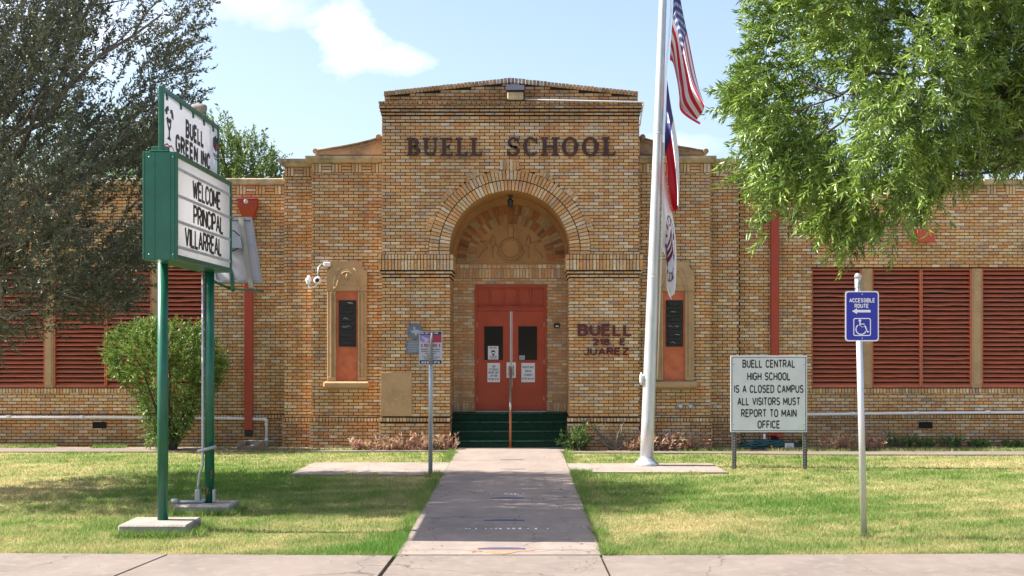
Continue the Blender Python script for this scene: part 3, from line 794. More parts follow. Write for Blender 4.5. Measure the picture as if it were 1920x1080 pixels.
# cap ledge of headers, parapet above it
soldiers(mb, 'y', YT-.065, TX0-.06, TX1+.06, ZCAP-.001, ZCAP+.06, .1)
mb.box(TX0-.06+RC, TX1+.06-RC, YT-.065+RC, YT+.5, ZCAP-.003, ZCAP+.057, 1)
PT0, PT1 = PX(721, YT), PX(1196, YT); ZP0 = ZCAP+.06; ZPE, ZPA = PZ(171, YT)-.10, PZ(145.5, YT)-.10
def ztopx(x): 
    t = abs(x-TC)/((PT1-PT0)/2)
    return ZPA + (ZPE-ZPA)*t
def par_holes(a, b):
    t = (b - ZPA)/(ZPE-ZPA)
    if b <= ZPE: return []
    w = max(0, min(1, t))*(PT1-PT0)/2
    return [(PT0-1, TC-w), (TC+w, PT1+1)]
courses(mb, 'y', YT+.01, PT0, PT1, ZP0, ZPA, holes=par_holes)
mb.prism_y([(PT0+RC, ZP0), (PT1-RC, ZP0), (PT1-RC, ZPE), (TC, ZPA), (PT0+RC, ZPE)], YT+.01+RC, YT+.34, 1)
for sg, x in ((-1, PT0), (1, PT1)): courses(mb, 'x', x, YT+.023, YT+.33, ZP0, ZPE, sg)
n = 70
for i in range(n):                               # sloped row of cap bricks
    a = PT0-.012+(PT1-PT0+.024)*i/n; b_ = PT0-.012+(PT1-PT0+.024)*(i+1)/n - .010
    j = random.uniform(-.004, .004)
    za, zb_ = ztopx(a)+.004, ztopx(b_)+.004
    mb.prism_y([(a, za), (b_, zb_), (b_, zb_+.092+j), (a, za+.092+j)], YT-.012+random.uniform(-.003, .003), YT+.35, 0)
# solid wall behind the arch face, up to the parapet (with the arch cut out)
seg = 48; A0 = R(0)
xs_in = [(AC+RO*math.cos(math.pi-math.pi*i/seg), AZ+RO*math.sin(math.pi*i/seg)) for i in range(seg+1)]
top = ZCAP-.3605
mb.prism_y([(TX0+RC, ZL1-.003), (AC-RO, ZL1-.003), (AC-RO, AZ), (AC-RO, top), (TX0+RC, top)], YT+RC, YBK, 1)
mb.prism_y([(TX1-RC, ZL1-.003), (TX1-RC, top), (AC+RO, top), (AC+RO, AZ), (AC+RO, ZL1-.003)], YT+RC, YBK, 1)
for i in range(seg):
    p, q = xs_in[i], xs_in[i+1]; mb.prism_y([p, q, (q[0], top), (p[0], top)], YT+RC, YBK, 1)
mesh_obj('tower_wall', mb, [M['brick_tower'], M['mortar']], school)
mb = MB(); mb.box(TX0+.02, TX1-.02, YT+1.6, YT+9, 0, 6.6); mb.box(TX0+.05, OL-.02, YBK+.001, YT+1.59, 0, 6.5); mb.box(OR+.02, TX1-.05, YBK+.001, YT+1.59, 0, 6.5); mb.box(OL-.019, OR+.019, YBK+.06, YT+1.59, 0, 6.5)
mesh_obj('roof_block', mb, M['mortar_pale'], school)

# arch rings of radial bricks ------------------------------------------
def ring(mb, cx_, cz_, r0, r1, a0, a1, n, y0, y1, mt=0, gap=.011):
    for i in range(n):
        t0, t1 = a0+(a1-a0)*i/n, a0+(a1-a0)*(i+1)/n
        g0, g1 = gap/2/r0, gap/2/r1
        P = lambda r, t: (cx_+r*math.sin(t), cz_+r*math.cos(t))
        j = random.uniform(-.002, .002)
        mb.prism_y([P(r0, t0+g0), P(r0, t1-g0), P(r1, t1-g1), P(r1, t0+g1)], y0+j, y1, mt)
mb = MB(); H = math.pi/2
ring(mb, AC, AZ, AR, AR+.204, -H, H, 57, YT-.004, YT+.1, 0, .014)
ring(mb, AC, AZ, AR+.222, AR+.416, -H, H, 64, YT-.012, YT+.08, 0, .014)
for an in (26, 48, 71):
    for sgn in (-1, 1):
        ring(mb, AC, AZ, RO+.008, RO+.115, R(an-4.6)*1*sgn if sgn > 0 else -R(an+4.6), R(an+4.6)*sgn if sgn > 0 else -R(an-4.6), 4, YT-.020, YT-.001)
for i in range(6):
    a = AC-.205+.41*i/6; mb.prism_y([(a+.006, AZ+RO-.012+.006*abs(i-2.5)), (a+.41/6-.006, AZ+RO-.012+.006*abs(i-2.5)), (a+.41/6-.006, AZ+RO+.205), (a+.006, AZ+RO+.205)], YT-.020, YT-.001)
for s in (-1, 1):                                # the little upright below each spring
    for k in range(4):
        z0 = ZL1+.002+(AZ-ZL1-.004)*k/1
        if k: break
        for j in range(2):
            a = AC+s*(AR+j*.212); b_ = AC+s*(AR+.2+j*.212); mb.box(min(a, b_), max(a, b_), YT-.006, YT+.1, z0+.004, AZ-.008)
mortar = MB()
inn = [(AC+AR*math.sin(t), AZ+AR*math.cos(t)) for t in np.linspace(-H, H, 60)]; out = [(AC+(RO+.004)*math.sin(t), AZ+(RO+.004)*math.cos(t)) for t in np.linspace(-H, H, 60)]
inn2 = [(AC-AR, ZL1)] + inn + [(AC+AR, ZL1)]; out2 = [(AC-RO-.004, ZL1)] + out + [(AC+RO+.004, ZL1)]
mb.strip_y([(x, z) for x, z in [(AC+(AR+.004)*math.sin(t), AZ+(AR+.004)*math.cos(t)) for t in np.linspace(-H, H, 60)]], out, YT+.012, YBK-.01, 1)
for s in (-1, 1): mb.box(min(AC+s*(AR+.004), AC+s*RO), max(AC+s*(AR+.004), AC+s*RO), YT+.012, YBK-.01, ZL1-.003, AZ, 1)
mesh_obj('arch_ring', mb, BRM, school)
mb = MB()                                        # plastered barrel soffit
so_i = [(AC+(AR-.002)*math.sin(t), AZ+(AR-.002)*math.cos(t)) for t in np.linspace(-H, H, 60)]
so_o = [(AC+(AR+.003)*math.sin(t), AZ+(AR+.003)*math.cos(t)) for t in np.linspace(-H, H, 60)]
so_i = [(AC-AR+.002, ZL1)] + so_i + [(AC+AR-.002, ZL1)]; so_o = [(AC-AR-.003, ZL1)] + so_o + [(AC+AR+.003, ZL1)]
v = [(x, YT+.085, z) for x, z in so_i] + [(x, YBK, z) for x, z in so_i]; n = len(so_i)
mb.add(v, [(i, i+1, n+i+1, n+i) for i in range(n-1)], 0, True)
mesh_obj('vault', mb, M['plaster'], school)

# back of the porch: tympanum, lintel courses, side bricks ------------------
YK = YBK
def bx(p): return PX(p, YK)
def bz(p): return PZ(p, YK)
TZ = bz(486); TCX = bx(958)
mb = MB()
zb0 = bz(495.5)
mb.prism_y([(AC-AR-.05, zb0)] + [(AC-(AR+.05)*math.cos(t), AZ+(AR+.05)*math.sin(t)) for t in np.linspace(0, math.pi, 40)] + [(AC+AR+.05, zb0)], YK-.002, YK+.05)
ring(mb, TCX, TZ, .962, 1.165, -H*1.03, H*1.03, 44, YK-.02, YK+.02, 1, .013)
ring(mb, TCX, TZ, .765, .955, -H*1.03, H*1.03, 36, YK-.014, YK+.02, 1, .013)
mesh_obj('tympanum', mb, [M['plaster'], M['brick_red']], school)
mb = MB()                                        # carved relief
RX, RZ = bx(957.6), bz(466); yy = YK-.012
mb.tube([(RX+.215*math.sin(t), yy, RZ+.215*math.cos(t)) for t in np.linspace(0, 2*math.pi, 41)], .020, 8, cap=False)
mb.lathe((RX, YK, RZ), [(.20, 0), (.20, .006), (.17, .012)], 32, axis='y')
for i in range(26):                              # wreath
    t = R(102 + 156*i/25); c_ = (RX+.285*math.sin(t), yy, RZ+.285*math.cos(t)); d = .035
    mb.tube([(c_[0]-d*math.cos(t+.6), yy, c_[2]+d*math.sin(t+.6)), c_, (c_[0]+d*math.cos(t+.6), yy, c_[2]-d*math.sin(t+.6))], [.006, .016, .006], 6)
for s in (-1, 1):
    x = RX+s*.385
    mb.tube([(x, yy, bz(483)), (x, yy, bz(461))], [.012, .022], 8)
    mb.lathe((x, yy+.02, bz(458)), [(.05, 0), (.05, .03)], 12, axis='y')
    mb.tube([(x, yy, bz(458)), (x, yy, bz(452)), (x+.008, yy, bz(446)), (x, yy, bz(440))], [.05, .052, .036, .006], 8)
    pts = [(x+s*.08, bz(455)), (x+s*.2, bz(451.5)), (x+s*.27, bz(452)), (x+s*.2, bz(455)), (x+s*.13, bz(459)), (x+s*.12, bz(466)), (x+s*.2, bz(470)), (x+s*.26, bz(478)), (x+s*.30, bz(484))]
    mb.tube([(a, yy, b_) for a, b_ in pts], .014, 6)
    mb.tube([(RX+s*.24, yy, RZ-.02), (RX+s*.31, yy, bz(460)), (x-s*.02, yy, bz(457))], .016, 6)
mb.bbox(RX-.06, RX+.06, YK-.04, YK, bz(445), bz(424), .01); mb.bbox(RX-.05, RX+.05, YK-.05, YK, bz(424), bz(420), .008)
mb.prism_y([(RX-.175, bz(449)), (RX-.065, bz(446)), (RX-.065, bz(430)), (RX-.175, bz(433))], YK-.025, YK); mb.prism_y([(RX+.175, bz(449)), (RX+.065, bz(446)), (RX+.065, bz(430)), (RX+.175, bz(433))], YK-.025, YK)
mesh_obj('carved_relief', mb, M['plaster'], school)
mb = MB()
x0, x1 = OL-.06, OR+.06
soldiers(mb, 'y', YK-.035, x0, x1, bz(504), bz(495.5)+.0, .1); soldiers(mb, 'y', YK-.03, x0, x1, bz(522), bz(504))
mb.box(x0, x1, YK-.018, YK+.05, bz(522), bz(495.6), 1)
DF0, DF1, DFT = bx(890), bx(1025), bz(534)
FLOOR = .70
def dh(a, b): return [(DF0, DF1)] if (a+b)/2 < DFT else []
courses(mb, 'y', YK-.012, x0, x1, FLOOR+.20, bz(522), holes=dh)
for a, b_ in ((x0, DF0), (DF1, x1)):
    soldiers(mb, 'y', YK-.02, a, b_, FLOOR, FLOOR+.2); mb.box(a, b_, YK, YK+.05, FLOOR-.1, bz(522)-.001, 1)
mb.box(DF0, DF1, YK, YK+.05, DFT, bz(522)-.001, 1)
mesh_obj('porch_wall', mb, [M['brick'], M['mortar_pale']], school)

# doors ---------------------------------------------------------------
fr = MB(); w = .055; yf = YK-.03
fr.bbox(DF0, DF0+w, yf, YK+.05, FLOOR, DFT, .006); fr.bbox(DF1-w, DF1, yf, YK+.05, FLOOR, DFT, .006)
fr.bbox(DF0+w, DF1-w, yf, YK+.05, DFT-w, DFT, .006); zt = bz(575); fr.bbox(DF0+w, DF1-w, yf-.004, YK+.05, bz(583), zt, .006); fr.bbox(DF0+w, DF1-w, yf-.035, yf-.0045, zt-.022, zt+.004, .006)
frame = mesh_obj('door_frame', fr, M['reddoor'], school)
tp = MB(); tp.box(DF0+w, DF1-w, YK+.022, YK+.03, zt, DFT-w); n = 5; ww = (DF1-DF0-2*w)/n
for i in range(n+1):
    x = DF0+w+ww*i; tp.bbox(max(DF0+w, x-.016), min(DF1-w, x+.016), YK-.022, YK+.0215, zt, DFT-w, .004)
tp.bbox(DF0+w, DF1-w, YK-.012, YK+.0095, zt, zt+.03, .003); tp.bbox(DF0+w, DF1-w, YK-.012, YK+.0095, DFT-w-.03, DFT-w, .003)
mesh_obj('transom', tp, M['reddoor'], frame)
th = MB(); th.bbox(DF0+.02, DF1-.02, YK-.10, YK+.02, FLOOR, FLOOR+.02, .005); mesh_obj('threshold', th, M['alu'], frame)
mid = bx(958.5)
for s in (-1, 1):
    a, b_ = (DF0+w+.003, mid-.006) if s < 0 else (mid+.006, DF1-w-.003)
    z0, z1 = FLOOR+.025, bz(583)-.004
    wa, wb = (bx(908), bx(943)) if s < 0 else (bx(972), bx(1007)); wz0, wz1 = bz(675), bz(612)
    d = MB(); y0, y1 = YK-.012, YK+.03
    d.box(a, wa, y0, y1, z0, z1); d.box(wb, b_, y0, y1, z0, z1); d.box(wa, wb, y0, y1, z0, wz0); d.box(wa, wb, y0, y1, wz1, z1)
    for q in ((wa-.02, wa, wz0-.02, wz1+.02), (wb, wb+.02, wz0-.02, wz1+.02)): d.bbox(q[0], q[1], y0-.01, y0-.0005, q[2], q[3], .003)
    d.bbox(wa, wb, y0-.01, y0-.0005, wz0-.02, wz0, .003); d.bbox(wa, wb, y0-.01, y0-.0005, wz1, wz1+.02, .003)
    dr = mesh_obj('door', d, M['reddoor'], school)
    gl = MB(); gl.box(wa, wb, YK+.006, YK+.012, wz0, wz1); mesh_obj('window_pane', gl, M['glass'], dr)
    h = MB(); hx = mid+s*.058; z = bz(694)
    h.bbox(hx-.045, hx+.045, y0-.008, y0-.0005, z-.17, z+.17, .004); h.tube([(hx-.012*s, y0-.008, z+.09), (hx-.012*s, y0-.06, z+.07), (hx-.012*s, y0-.06, z-.09), (hx-.012*s, y0-.008, z-.11)], .012, 8)
    h.lathe((hx, y0-.008, z+.13), [(.018, 0), (.018, .01)], 12, axis='y')
    mesh_obj('handle', h, M['steel'], dr)
    st = MB(); st.bbox(mid+.007 if s > 0 else mid-.024, mid+.024 if s > 0 else mid-.007, y0-.016, y0-.0005, z0+.5, z1-.005, .003)
    mesh_obj('meeting_strip', st, M['white'], dr)
    for hz_ in (.25, 1.05, 1.85):
        hg = MB(); xh = a-.002 if s < 0 else b_+.002; hg.tube([(xh, y0-.006, z0+hz_-.055), (xh, y0-.006, z0+hz_+.055)], .009, 8); mesh_obj('hinge', hg, M['steel'], dr)
    kp = MB(); kp.bbox(a+.04, b_-.04, y0-.004, y0-.0005, z0+.02, z0+.22, .001); mesh_obj('kick_plate', kp, M['reddoor'], dr)

# steps in the porch
sx0, sx1 = OL+.004, OR-.004
stairs = MB()
sy = [24.74, 25.03, 25.31, 25.59]
for i, y in enumerate(sy):
    z1 = .175*(i+1); e = YK-.04
    stairs.bbox(sx0, sx1, y-.02, (sy[i+1]-.022 if i < 3 else e), z1-.04, z1, .012)
    stairs.box(sx0+.001, sx1-.001, y, e, z1-.175 if i == 0 else z1-.1745, z1-.041)
steps = mesh_obj('entrance_steps', stairs, M['turf'], school)
for i, y in enumerate(sy):
    ns = MB(); z1 = .175*(i+1); ns.tube([(sx0+.002, y-.018, z1-.012), (sx1-.002, y-.018, z1-.012)], .016, 8); mesh_obj('nosing', ns, M['turfworn'], steps)

# niche windows --------------------------------------------------------
def niche(cxp):
    Y = YB
    def x(p): return PX(cxp+p, Y)
    def z(p): return PZ(p, Y)
    mb = MB()
    prof = [(-37, 712), (-37, 506), (-33, 506), (-28, 504.5), (-27, 491), (28, 491), (28, 504.5), (33, 506), (37, 506), (37, 712), (20.5, 712), (20.5, 546), (-20.5, 546), (-20.5, 712)]
    # jambs, head
    mb.bbox(x(-37), x(-20.5), Y-.05, Y+.1, z(714), z(546), .01); mb.bbox(x(20.5), x(37), Y-.05, Y+.1, z(714), z(546), .01)
    for s in (-1, 1):
        mb.bbox(min(x(s*31), x(s*27)), max(x(s*31), x(s*27)), Y-.072, Y-.0505, z(706), z(548), .006)
        mb.bbox(min(x(s*24), x(s*21)), max(x(s*24), x(s*21)), Y-.066, Y-.0505, z(706), z(548), .006)
        mb.bbox(min(x(s*36.5), x(s*21)), max(x(s*36.5), x(s*21)), Y-.07, Y-.0505, z(713.5), z(706.5), .006)
    mb.prism_y([(x(a), z(b_)) for a, b_ in [(-37.5, 545.6), (-37.5, 506), (-32, 506), (-28.5, 500), (-28.5, 490.5), (28.5, 490.5), (28.5, 500), (32, 506), (37.5, 506), (37.5, 545.6)]], Y-.055, Y+.1)
    # ogee mouldings
    og = [(20, 541), (18, 534), (16, 526), (12.5, 518), (8, 512.5), (3, 510), (0, 510)]
    full = [(-a, b_) for a, b_ in og] + [(a, b_) for a, b_ in og[::-1][1:]]
    mb.tube([(x(a), Y-.06, z(b_)) for a, b_ in full], .02, 8); mb.tube([(x(a), Y-.056, z(b_-3.4)) for a, b_ in full], .012, 6)
    for s in (-1, 1):
        mb.tube([(x(s*a), Y-.055, z(b_)) for a, b_ in ((20, 540), (25, 536), (24, 527), (20, 516), (18.5, 508), (12, 503))], .012, 6)
        mb.lathe((x(s*22), Y-.05, z(540.5)), [(.03, 0), (.03, .03), (.012, .034)], 14, axis='y')
    mb.tube([(x(0), Y-.06, z(513)), (x(0), Y-.07, z(519)), (x(0), Y-.06, z(526))], [.02, .03, .012], 8)
    mb.tube([(x(a), Y-.054, z(b_)) for a, b_ in ((-9, 538), (-5, 534), (0, 536.5), (5, 534), (9, 538))], .008, 6)
    win = mesh_obj('niche_window', mb, M['stone'], school)
    sl = MB(); sl.bbox(x(-43), x(43), Y-.16, Y+.04, z(727), z(715), .03); sl.bbox(x(-40), x(40), Y-.11, Y+.05, z(730), z(727.2), .015); mesh_obj('sill', sl, M['stone'], win)
    pn = MB(); pn.box(x(-20.5), x(20.5), Y-.012, Y+.03, z(713.8), z(545.8)); mesh_obj('painted_panel', pn, M['redniche'], win)
    gr = MB(); a0, a1, b0, b1 = x(-15.5), x(17), z(650), z(563)
    gr.bbox(a0, a1, Y-.03, Y-.0125, b0, b1, .006)
    for i in range(6):
        zz = b0+(b1-b0)*(i+.5)/6; gr.bbox(a0+.04, a1-.06, Y-.06, Y-.0305, zz-.045, zz+.045, .012)
    mesh_obj('vent_cover', gr, M['blackplastic'], win)
    for i in range(5):
        wr = MB()
        zz = b0+(b1-b0)*(random.randrange(6)+.6)/6; xx = random.uniform(a0+.03, a1-.15)
        wr.tube([(xx+k*.03, Y-.064, zz+random.uniform(-.02, .02)) for k in range(4)], .004, 5)
        mesh_obj('torn_wire', wr, M['alu'], win)
niche(651); niche(1263.5)
# tan blank panel, cornerstone
mb = MB(); mb.bbox(PX(714, YT), PX(772, YT), YT-.012, YT+.03, PZ(780, YT), PZ(698, YT), .004); mesh_obj('cornerstone', mb, M['stone'], school)
# foundation vents
for p in (187.5, 1734.5):
    mb = MB(); mb.box(xw(p-13), xw(p+13), YW-.036, YW-.012, PZ(803, YW), PZ(791, YW))
    for i in range(3): zz = PZ(800-i*4, YW); mb.box(xw(p-12), xw(p+12), YW-.041, YW-.0365, zz-.006, zz+.006)
    mesh_obj('foundation_vent', mb, M['darkcav'], school)

# big serif letters ------------------------------------------------------
def serif_word(word, x0, x1, z0, z1, y0, y1):
    mb = None
    W = {'B': .72, 'U': .80, 'E': .66, 'L': .64, 'S': .60, 'C': .74, 'H': .84, 'O': .82}
    gap = .17; tot = sum(W[c_] for c_ in word) + gap*(len(word)-1); sx = (x1-x0)/tot; h = z1-z0
    x = 0; T, t = .195, .115
    def bar(a, b_, c_, d):
        mb.box(x0+(x+a)*sx, x0+(x+b_)*sx, y0, y1, z0+c_*h, z0+d*h)
    def arc(cx_, cz_, rx, rz, a0, a1, wx, wz, n=22):
        inn, out = [], []
        for k in range(n+1):
            an = R(a0+(a1-a0)*k/n); cs, sn = math.cos(an), math.sin(an)
            out.append((x0+(x+cx_+rx*cs)*sx, z0+(cz_+rz*sn)*h)); inn.append((x0+(x+cx_+(rx-wx)*cs)*sx, z0+(cz_+(rz-wz)*sn)*h))
        mb.strip_y(inn, out, y0, y1)
    for ch in word:
        w_ = W[ch]; mb = MB()
        if ch in 'BEL':
            bar(.09, .09+T, t, 1-t); bar(0, .09+T+.02, 0, t)
            bar(0, .09+T+(.09 if ch == 'L' else .02), 1-t, 1)
        if ch == 'B':
            bar(.09+T+.02, .42, 0, t); bar(.09+T+.02, .40, 1-t, 1); bar(.09+T, .42, .48, .48+t)
            arc(.42, .2825, .30, .2825, -90, 90, T, t); arc(.40, .74, .26, .26, -90, 90, T*.95, t)
        elif ch == 'E':
            bar(.09+T+.02, w_, 0, t); bar(.09+T+.02, w_-.03, 1-t, 1); bar(.09+T, .46, .46, .46+t); bar(.43, .50, .38, .62)
            mb.prism_y([(x0+(x+w_-.11)*sx, z0+t*h), (x0+(x+w_)*sx, z0+t*h), (x0+(x+w_+.02)*sx, z0+.27*h)], y0, y1)
            mb.prism_y([(x0+(x+w_-.13)*sx, z0+(1-t)*h), (x0+(x+w_-.01)*sx, z0+(1-.26)*h), (x0+(x+w_-.03)*sx, z0+(1-t)*h)], y0, y1)
        elif ch == 'L':
            bar(.09+T+.02, w_, 0, t); mb.prism_y([(x0+(x+w_-.13)*sx, z0+t*h), (x0+(x+w_)*sx, z0+t*h), (x0+(x+w_+.02)*sx, z0+.32*h)], y0, y1)
        elif ch == 'U':
            bar(.07, .07+T, .36, 1-t); bar(w_-.07-.10, w_-.07, .36, 1-t); bar(-.02, .07+T+.09, 1-t, 1); bar(w_-.27, w_+.01, 1-t, 1)
            arc(w_/2, .36, w_/2-.07, .36, 180, 360, .125, t*1.1)
        elif ch == 'H':
            for q in (.06, w_-.06-T): bar(q, q+T, t, 1-t); bar(q-.08, q+T+.08, 0, t); bar(q-.08, q+T+.08, 1-t, 1)
            bar(.06+T, w_-.06-T, .46, .46+t)
        elif ch == 'O': arc(w_/2, .5, w_/2, .515, 0, 360, T, t, 40)
        elif ch == 'C':
            arc(w_/2+.02, .5, w_/2, .515, 48, 312, T, t, 34); bar(w_-.11, w_-.03, .66, .96); bar(w_-.11, w_-.06, .10, .28)
        elif ch == 'S':
            arc(w_/2, .735, w_/2-.03, .275, 30, 262, .14, t); arc(w_/2, .265, w_/2, .275, -130+25, 82, .14, t); arc(w_/2, .265, w_/2, .275, 195, 256, .12, t)
            mb.prism_y([(x0+(x+.06)*sx, z0+.60*h), (x0+(x+.16)*sx, z0+.46*h), (x0+(x+w_-.06)*sx, z0+.40*h), (x0+(x+w_-.17)*sx, z0+.54*h)], y0, y1)
            bar(w_-.10, w_-.03, .66, .98); bar(.0, .07, .03, .34)
        x += w_ + gap
        mesh_obj('letter', mb, M['brown'], school)
serif_word('BUELL', PX(763, YT), PX(904, YT), PZ(293, YT), PZ(259, YT), YT-.055, YT-.018)
serif_word('SCHOOL', PX(951, YT), PX(1153, YT), PZ(293, YT), PZ(258, YT), YT-.055, YT-.018)
mb = MB()
yl = YT-.004
for s, xa, xb, ya, yb, b_ in (('BUELL', 1083, 1186, 608, 630, .20), ('218  E', 1111, 1173, 634.5, 647.5, .19), ('JUAREZ', 1093, 1179, 652, 666, .18)):
    put_text(mb, s, PX((xa+xb)/2, YT), PZ((ya+yb)/2, YT), PX(xb, YT)-PX(xa, YT), (yb-ya)/F*YT, yl, 'y', .022, b_, each=lambda q: mesh_obj('letter', q, M['maroon'], school))

# ------------------------------------------------------------------ things fixed to the building
def downspout(px, top, bottom, head, label):
    Y = YW; x = xw(px)
    t = thing('downspout', label, 'downspout', (x, Y, 0))
    mb = MB(); mb.bbox(x-.085, x+.085, Y-.135, Y-.018, PZ(bottom, Y), PZ(head+38, Y), .012)
    mb.bbox(x-.095, x+.095, Y-.142, Y-.016, PZ(bottom-52, Y), PZ(bottom-54, Y)+.01, .004)
    mesh_obj('pipe', mb, M['red'], t)
    mb = MB(); mb.bbox(x-.08, x+.08, Y-.13, Y-.02, PZ(bottom+10, Y), PZ(bottom, Y)-.002, .01); mesh_obj('shoe', mb, M['blackplastic'], t)
    mb = MB(); za, zb_, zc = PZ(head, Y), PZ(head+16, Y), PZ(head+38, Y)
    mb.bbox(x-.205, x+.205, Y-.27, Y-.016, za-.03, za+.002, .008)
    mb.box(x-.19, x+.19, Y-.255, Y-.016, zb_, za-.0305)
    a = [(x-.19, Y-.255, zb_-.001), (x+.19, Y-.255, zb_-.001), (x+.19, Y-.016, zb_-.001), (x-.19, Y-.016, zb_-.001)]; b_ = [(x-.09, Y-.14, zc), (x+.09, Y-.14, zc), (x+.09, Y-.016, zc), (x-.09, Y-.016, zc)]
    mb.add(a+b_, [(i, (i+1) % 4, (i+1) % 4+4, i+4) for i in range(4)]+[(0,1,2,3), (4,5,6,7)])
    hd = mesh_obj('conductor_head', mb, M['red'], t)
    mb = MB(); mb.lathe((x-.02, Y-.255, za-.07), [(.05, 0), (.05, .01), (.03, .02)], 14, axis='y'); mesh_obj('overflow_outlet', mb, M['alu'], hd)
downspout(468, 0, 806, 374, 'red square downspout with funnel head on the left wing wall behind the solar panel')
downspout(1451, 0, 815, 372, 'red square downspout on the right wing wall, running down behind the white notice board')
t = thing('wall_vent_hood', 'small red metal hood on the brick above the right louvred windows', 'vent hood', (xw(1731), YW, PZ(456, YW)))
mb = MB(); a, b_ = xw(1715), xw(1747); z0, z1 = PZ(455, YW), PZ(431, YW)
mb.add([(a, YW-.01, z0), (b_, YW-.01, z0), (b_, YW-.01, z1), (a, YW-.01, z1), (a, YW-.20, z0), (b_, YW-.20, z0), (b_-.015, YW-.165, z1), (a+.015, YW-.165, z1)], [(4,5,6,7), (0,4,7,3), (1,2,6,5), (3,7,6,2), (0,1,5,4)])
mesh_obj('hood', mb, M['red'], t); mb = MB(); mb.bbox(a-.02, b_+.02, YW-.215, YW-.2005, z0-.012, z0+.02, .003); mesh_obj('lip', mb, M['red'], t)

t = thing('floodlight', 'dark wall floodlight with yellowed lens centred on the tower parapet', 'floodlight', (PX(966, YT), YT, PZ(190, YT)))
a, b_ = PX(949.5, YT), PX(983, YT); z0, z1 = PZ(191, YT), PZ(161, YT); zm = PZ(174, YT)
mb = MB(); mb.prism_y([(a, z0), (b_, z0), (b_, z1), (a, z1)], YT-.10, YT-.006); mb.add([(a, YT-.10, zm), (b_, YT-.10, zm), (b_, YT-.25, zm+.01), (a, YT-.25, zm+.01), (a, YT-.10, z1), (b_, YT-.10, z1)], [(0,1,2,3), (3,2,5,4), (0,3,4), (1,5,2)])
mesh_obj('housing', mb, M['bronze'], t)
mb = MB(); mb.bbox(a+.02, b_-.02, YT-.17, YT-.1005, z0+.015, zm-.006, .02); mesh_obj('lens', mb, M['lightlens'], t)
mb = MB(); mb.tube([(b_+.005, YT-.03, PZ(187, YT)), (PX(1000, YT), YT-.03, PZ(187.5, YT)), (PX(1100, YT), YT-.09, PZ(190.5, YT)), (PX(1204, YT), YT-.10, PZ(193, YT)), (PX(1206, YT), YT-.08, PZ(196, YT)), (PX(1203, YT), YT+.04, PZ(215, YT)), (PX(1200.5, YT), YT+.06, PZ(235, YT))], .014, 8)
tag(mesh_obj('light_conduit', mb, M['pvc']), 'thin white conduit running from the parapet floodlight to the right edge of the tower', 'conduit')

t = thing('hanging_lantern', 'small dark lantern hanging under the crown of the entrance arch', 'lantern', (AC+.01, 25.3, AZ+AR))
mb = MB(); x = AC+.01; mb.bbox(x-.05, x+.05, 25.25, 25.35, AZ+AR-.05, AZ+AR-.004, .008); mb.tube([(x, 25.3, AZ+AR-.05), (x, 25.3, AZ+AR-.10)], .012, 6); mesh_obj('mount', mb, M['bronze'], t)
mb = MB(); z = AZ+AR-.1; mb.lathe((x, 25.3, z-.17), [(.03, 0), (.05, .03), (.062, .13), (.075, .14), (.02, .19)], 8); mesh_obj('shade', mb, M['bronze'], t)

t = thing('security_camera', 'white dome security camera with curved arm beside the left niche window', 'security camera', (PX(598, YB), YB, PZ(526, YB)))
X = lambda p: PX(p, YB)
Zb = lambda p: PZ(p, YB)
mb = MB(); mb.bbox(X(608), X(621), YB-.10, YB-.004, Zb(500), Zb(492), .012); mesh_obj('junction_box', mb, M['white'], t)
mb = MB(); mb.tube([(X(609), YB-.06, Zb(496)), (X(603), YB-.1, Zb(497)), (X(599.5), YB-.16, Zb(503)), (X(599.5), YB-.2, Zb(513)), (X(600), YB-.2, Zb(518))], .016, 8); mesh_obj('arm', mb, M['pipegrey'], t)
mb = MB(); c_ = (X(598.5), YB-.2, Zb(526)); mb.lathe((c_[0], c_[1], c_[2]-.09), [(.02, 0), (.055, .012), (.078, .05), (.082, .085), (.074, .12), (.045, .15), (.02, .158)], 20); mesh_obj('dome', mb, M['white'], t)
mb = MB(); mb.lathe((c_[0], c_[1]-.052, c_[2]-.004), [(.045, 0), (.045, .03), (.03, .042)], 18, axis='y'); mesh_obj('camera_lens', mb, M['black'], t)
t = thing('security_camera', 'slim white side camera on a looped arm, left of the dome camera', 'security camera', (X(580), YB, Zb(528)))
mb = MB(); mb.tube([(X(581), YB-.12, Zb(517)), (X(581), YB-.12, Zb(521)), (X(580), YB-.12, Zb(531)), (X(581), YB-.12, Zb(536))], [.02, .042, .042, .02], 12); mb.tube([(X(577), YB-.2, Zb(526)), (X(584), YB-.1, Zb(526))], .03, 10); mesh_obj('body', mb, M['white'], t)
mb = MB(); mb.tube([(X(581), YB-.12, Zb(537)), (X(583), YB-.12, Zb(540)), (X(590), YB-.12, Zb(539)), (X(597), YB-.15, Zb(534))], .014, 8); mesh_obj('arm', mb, M['white'], t)

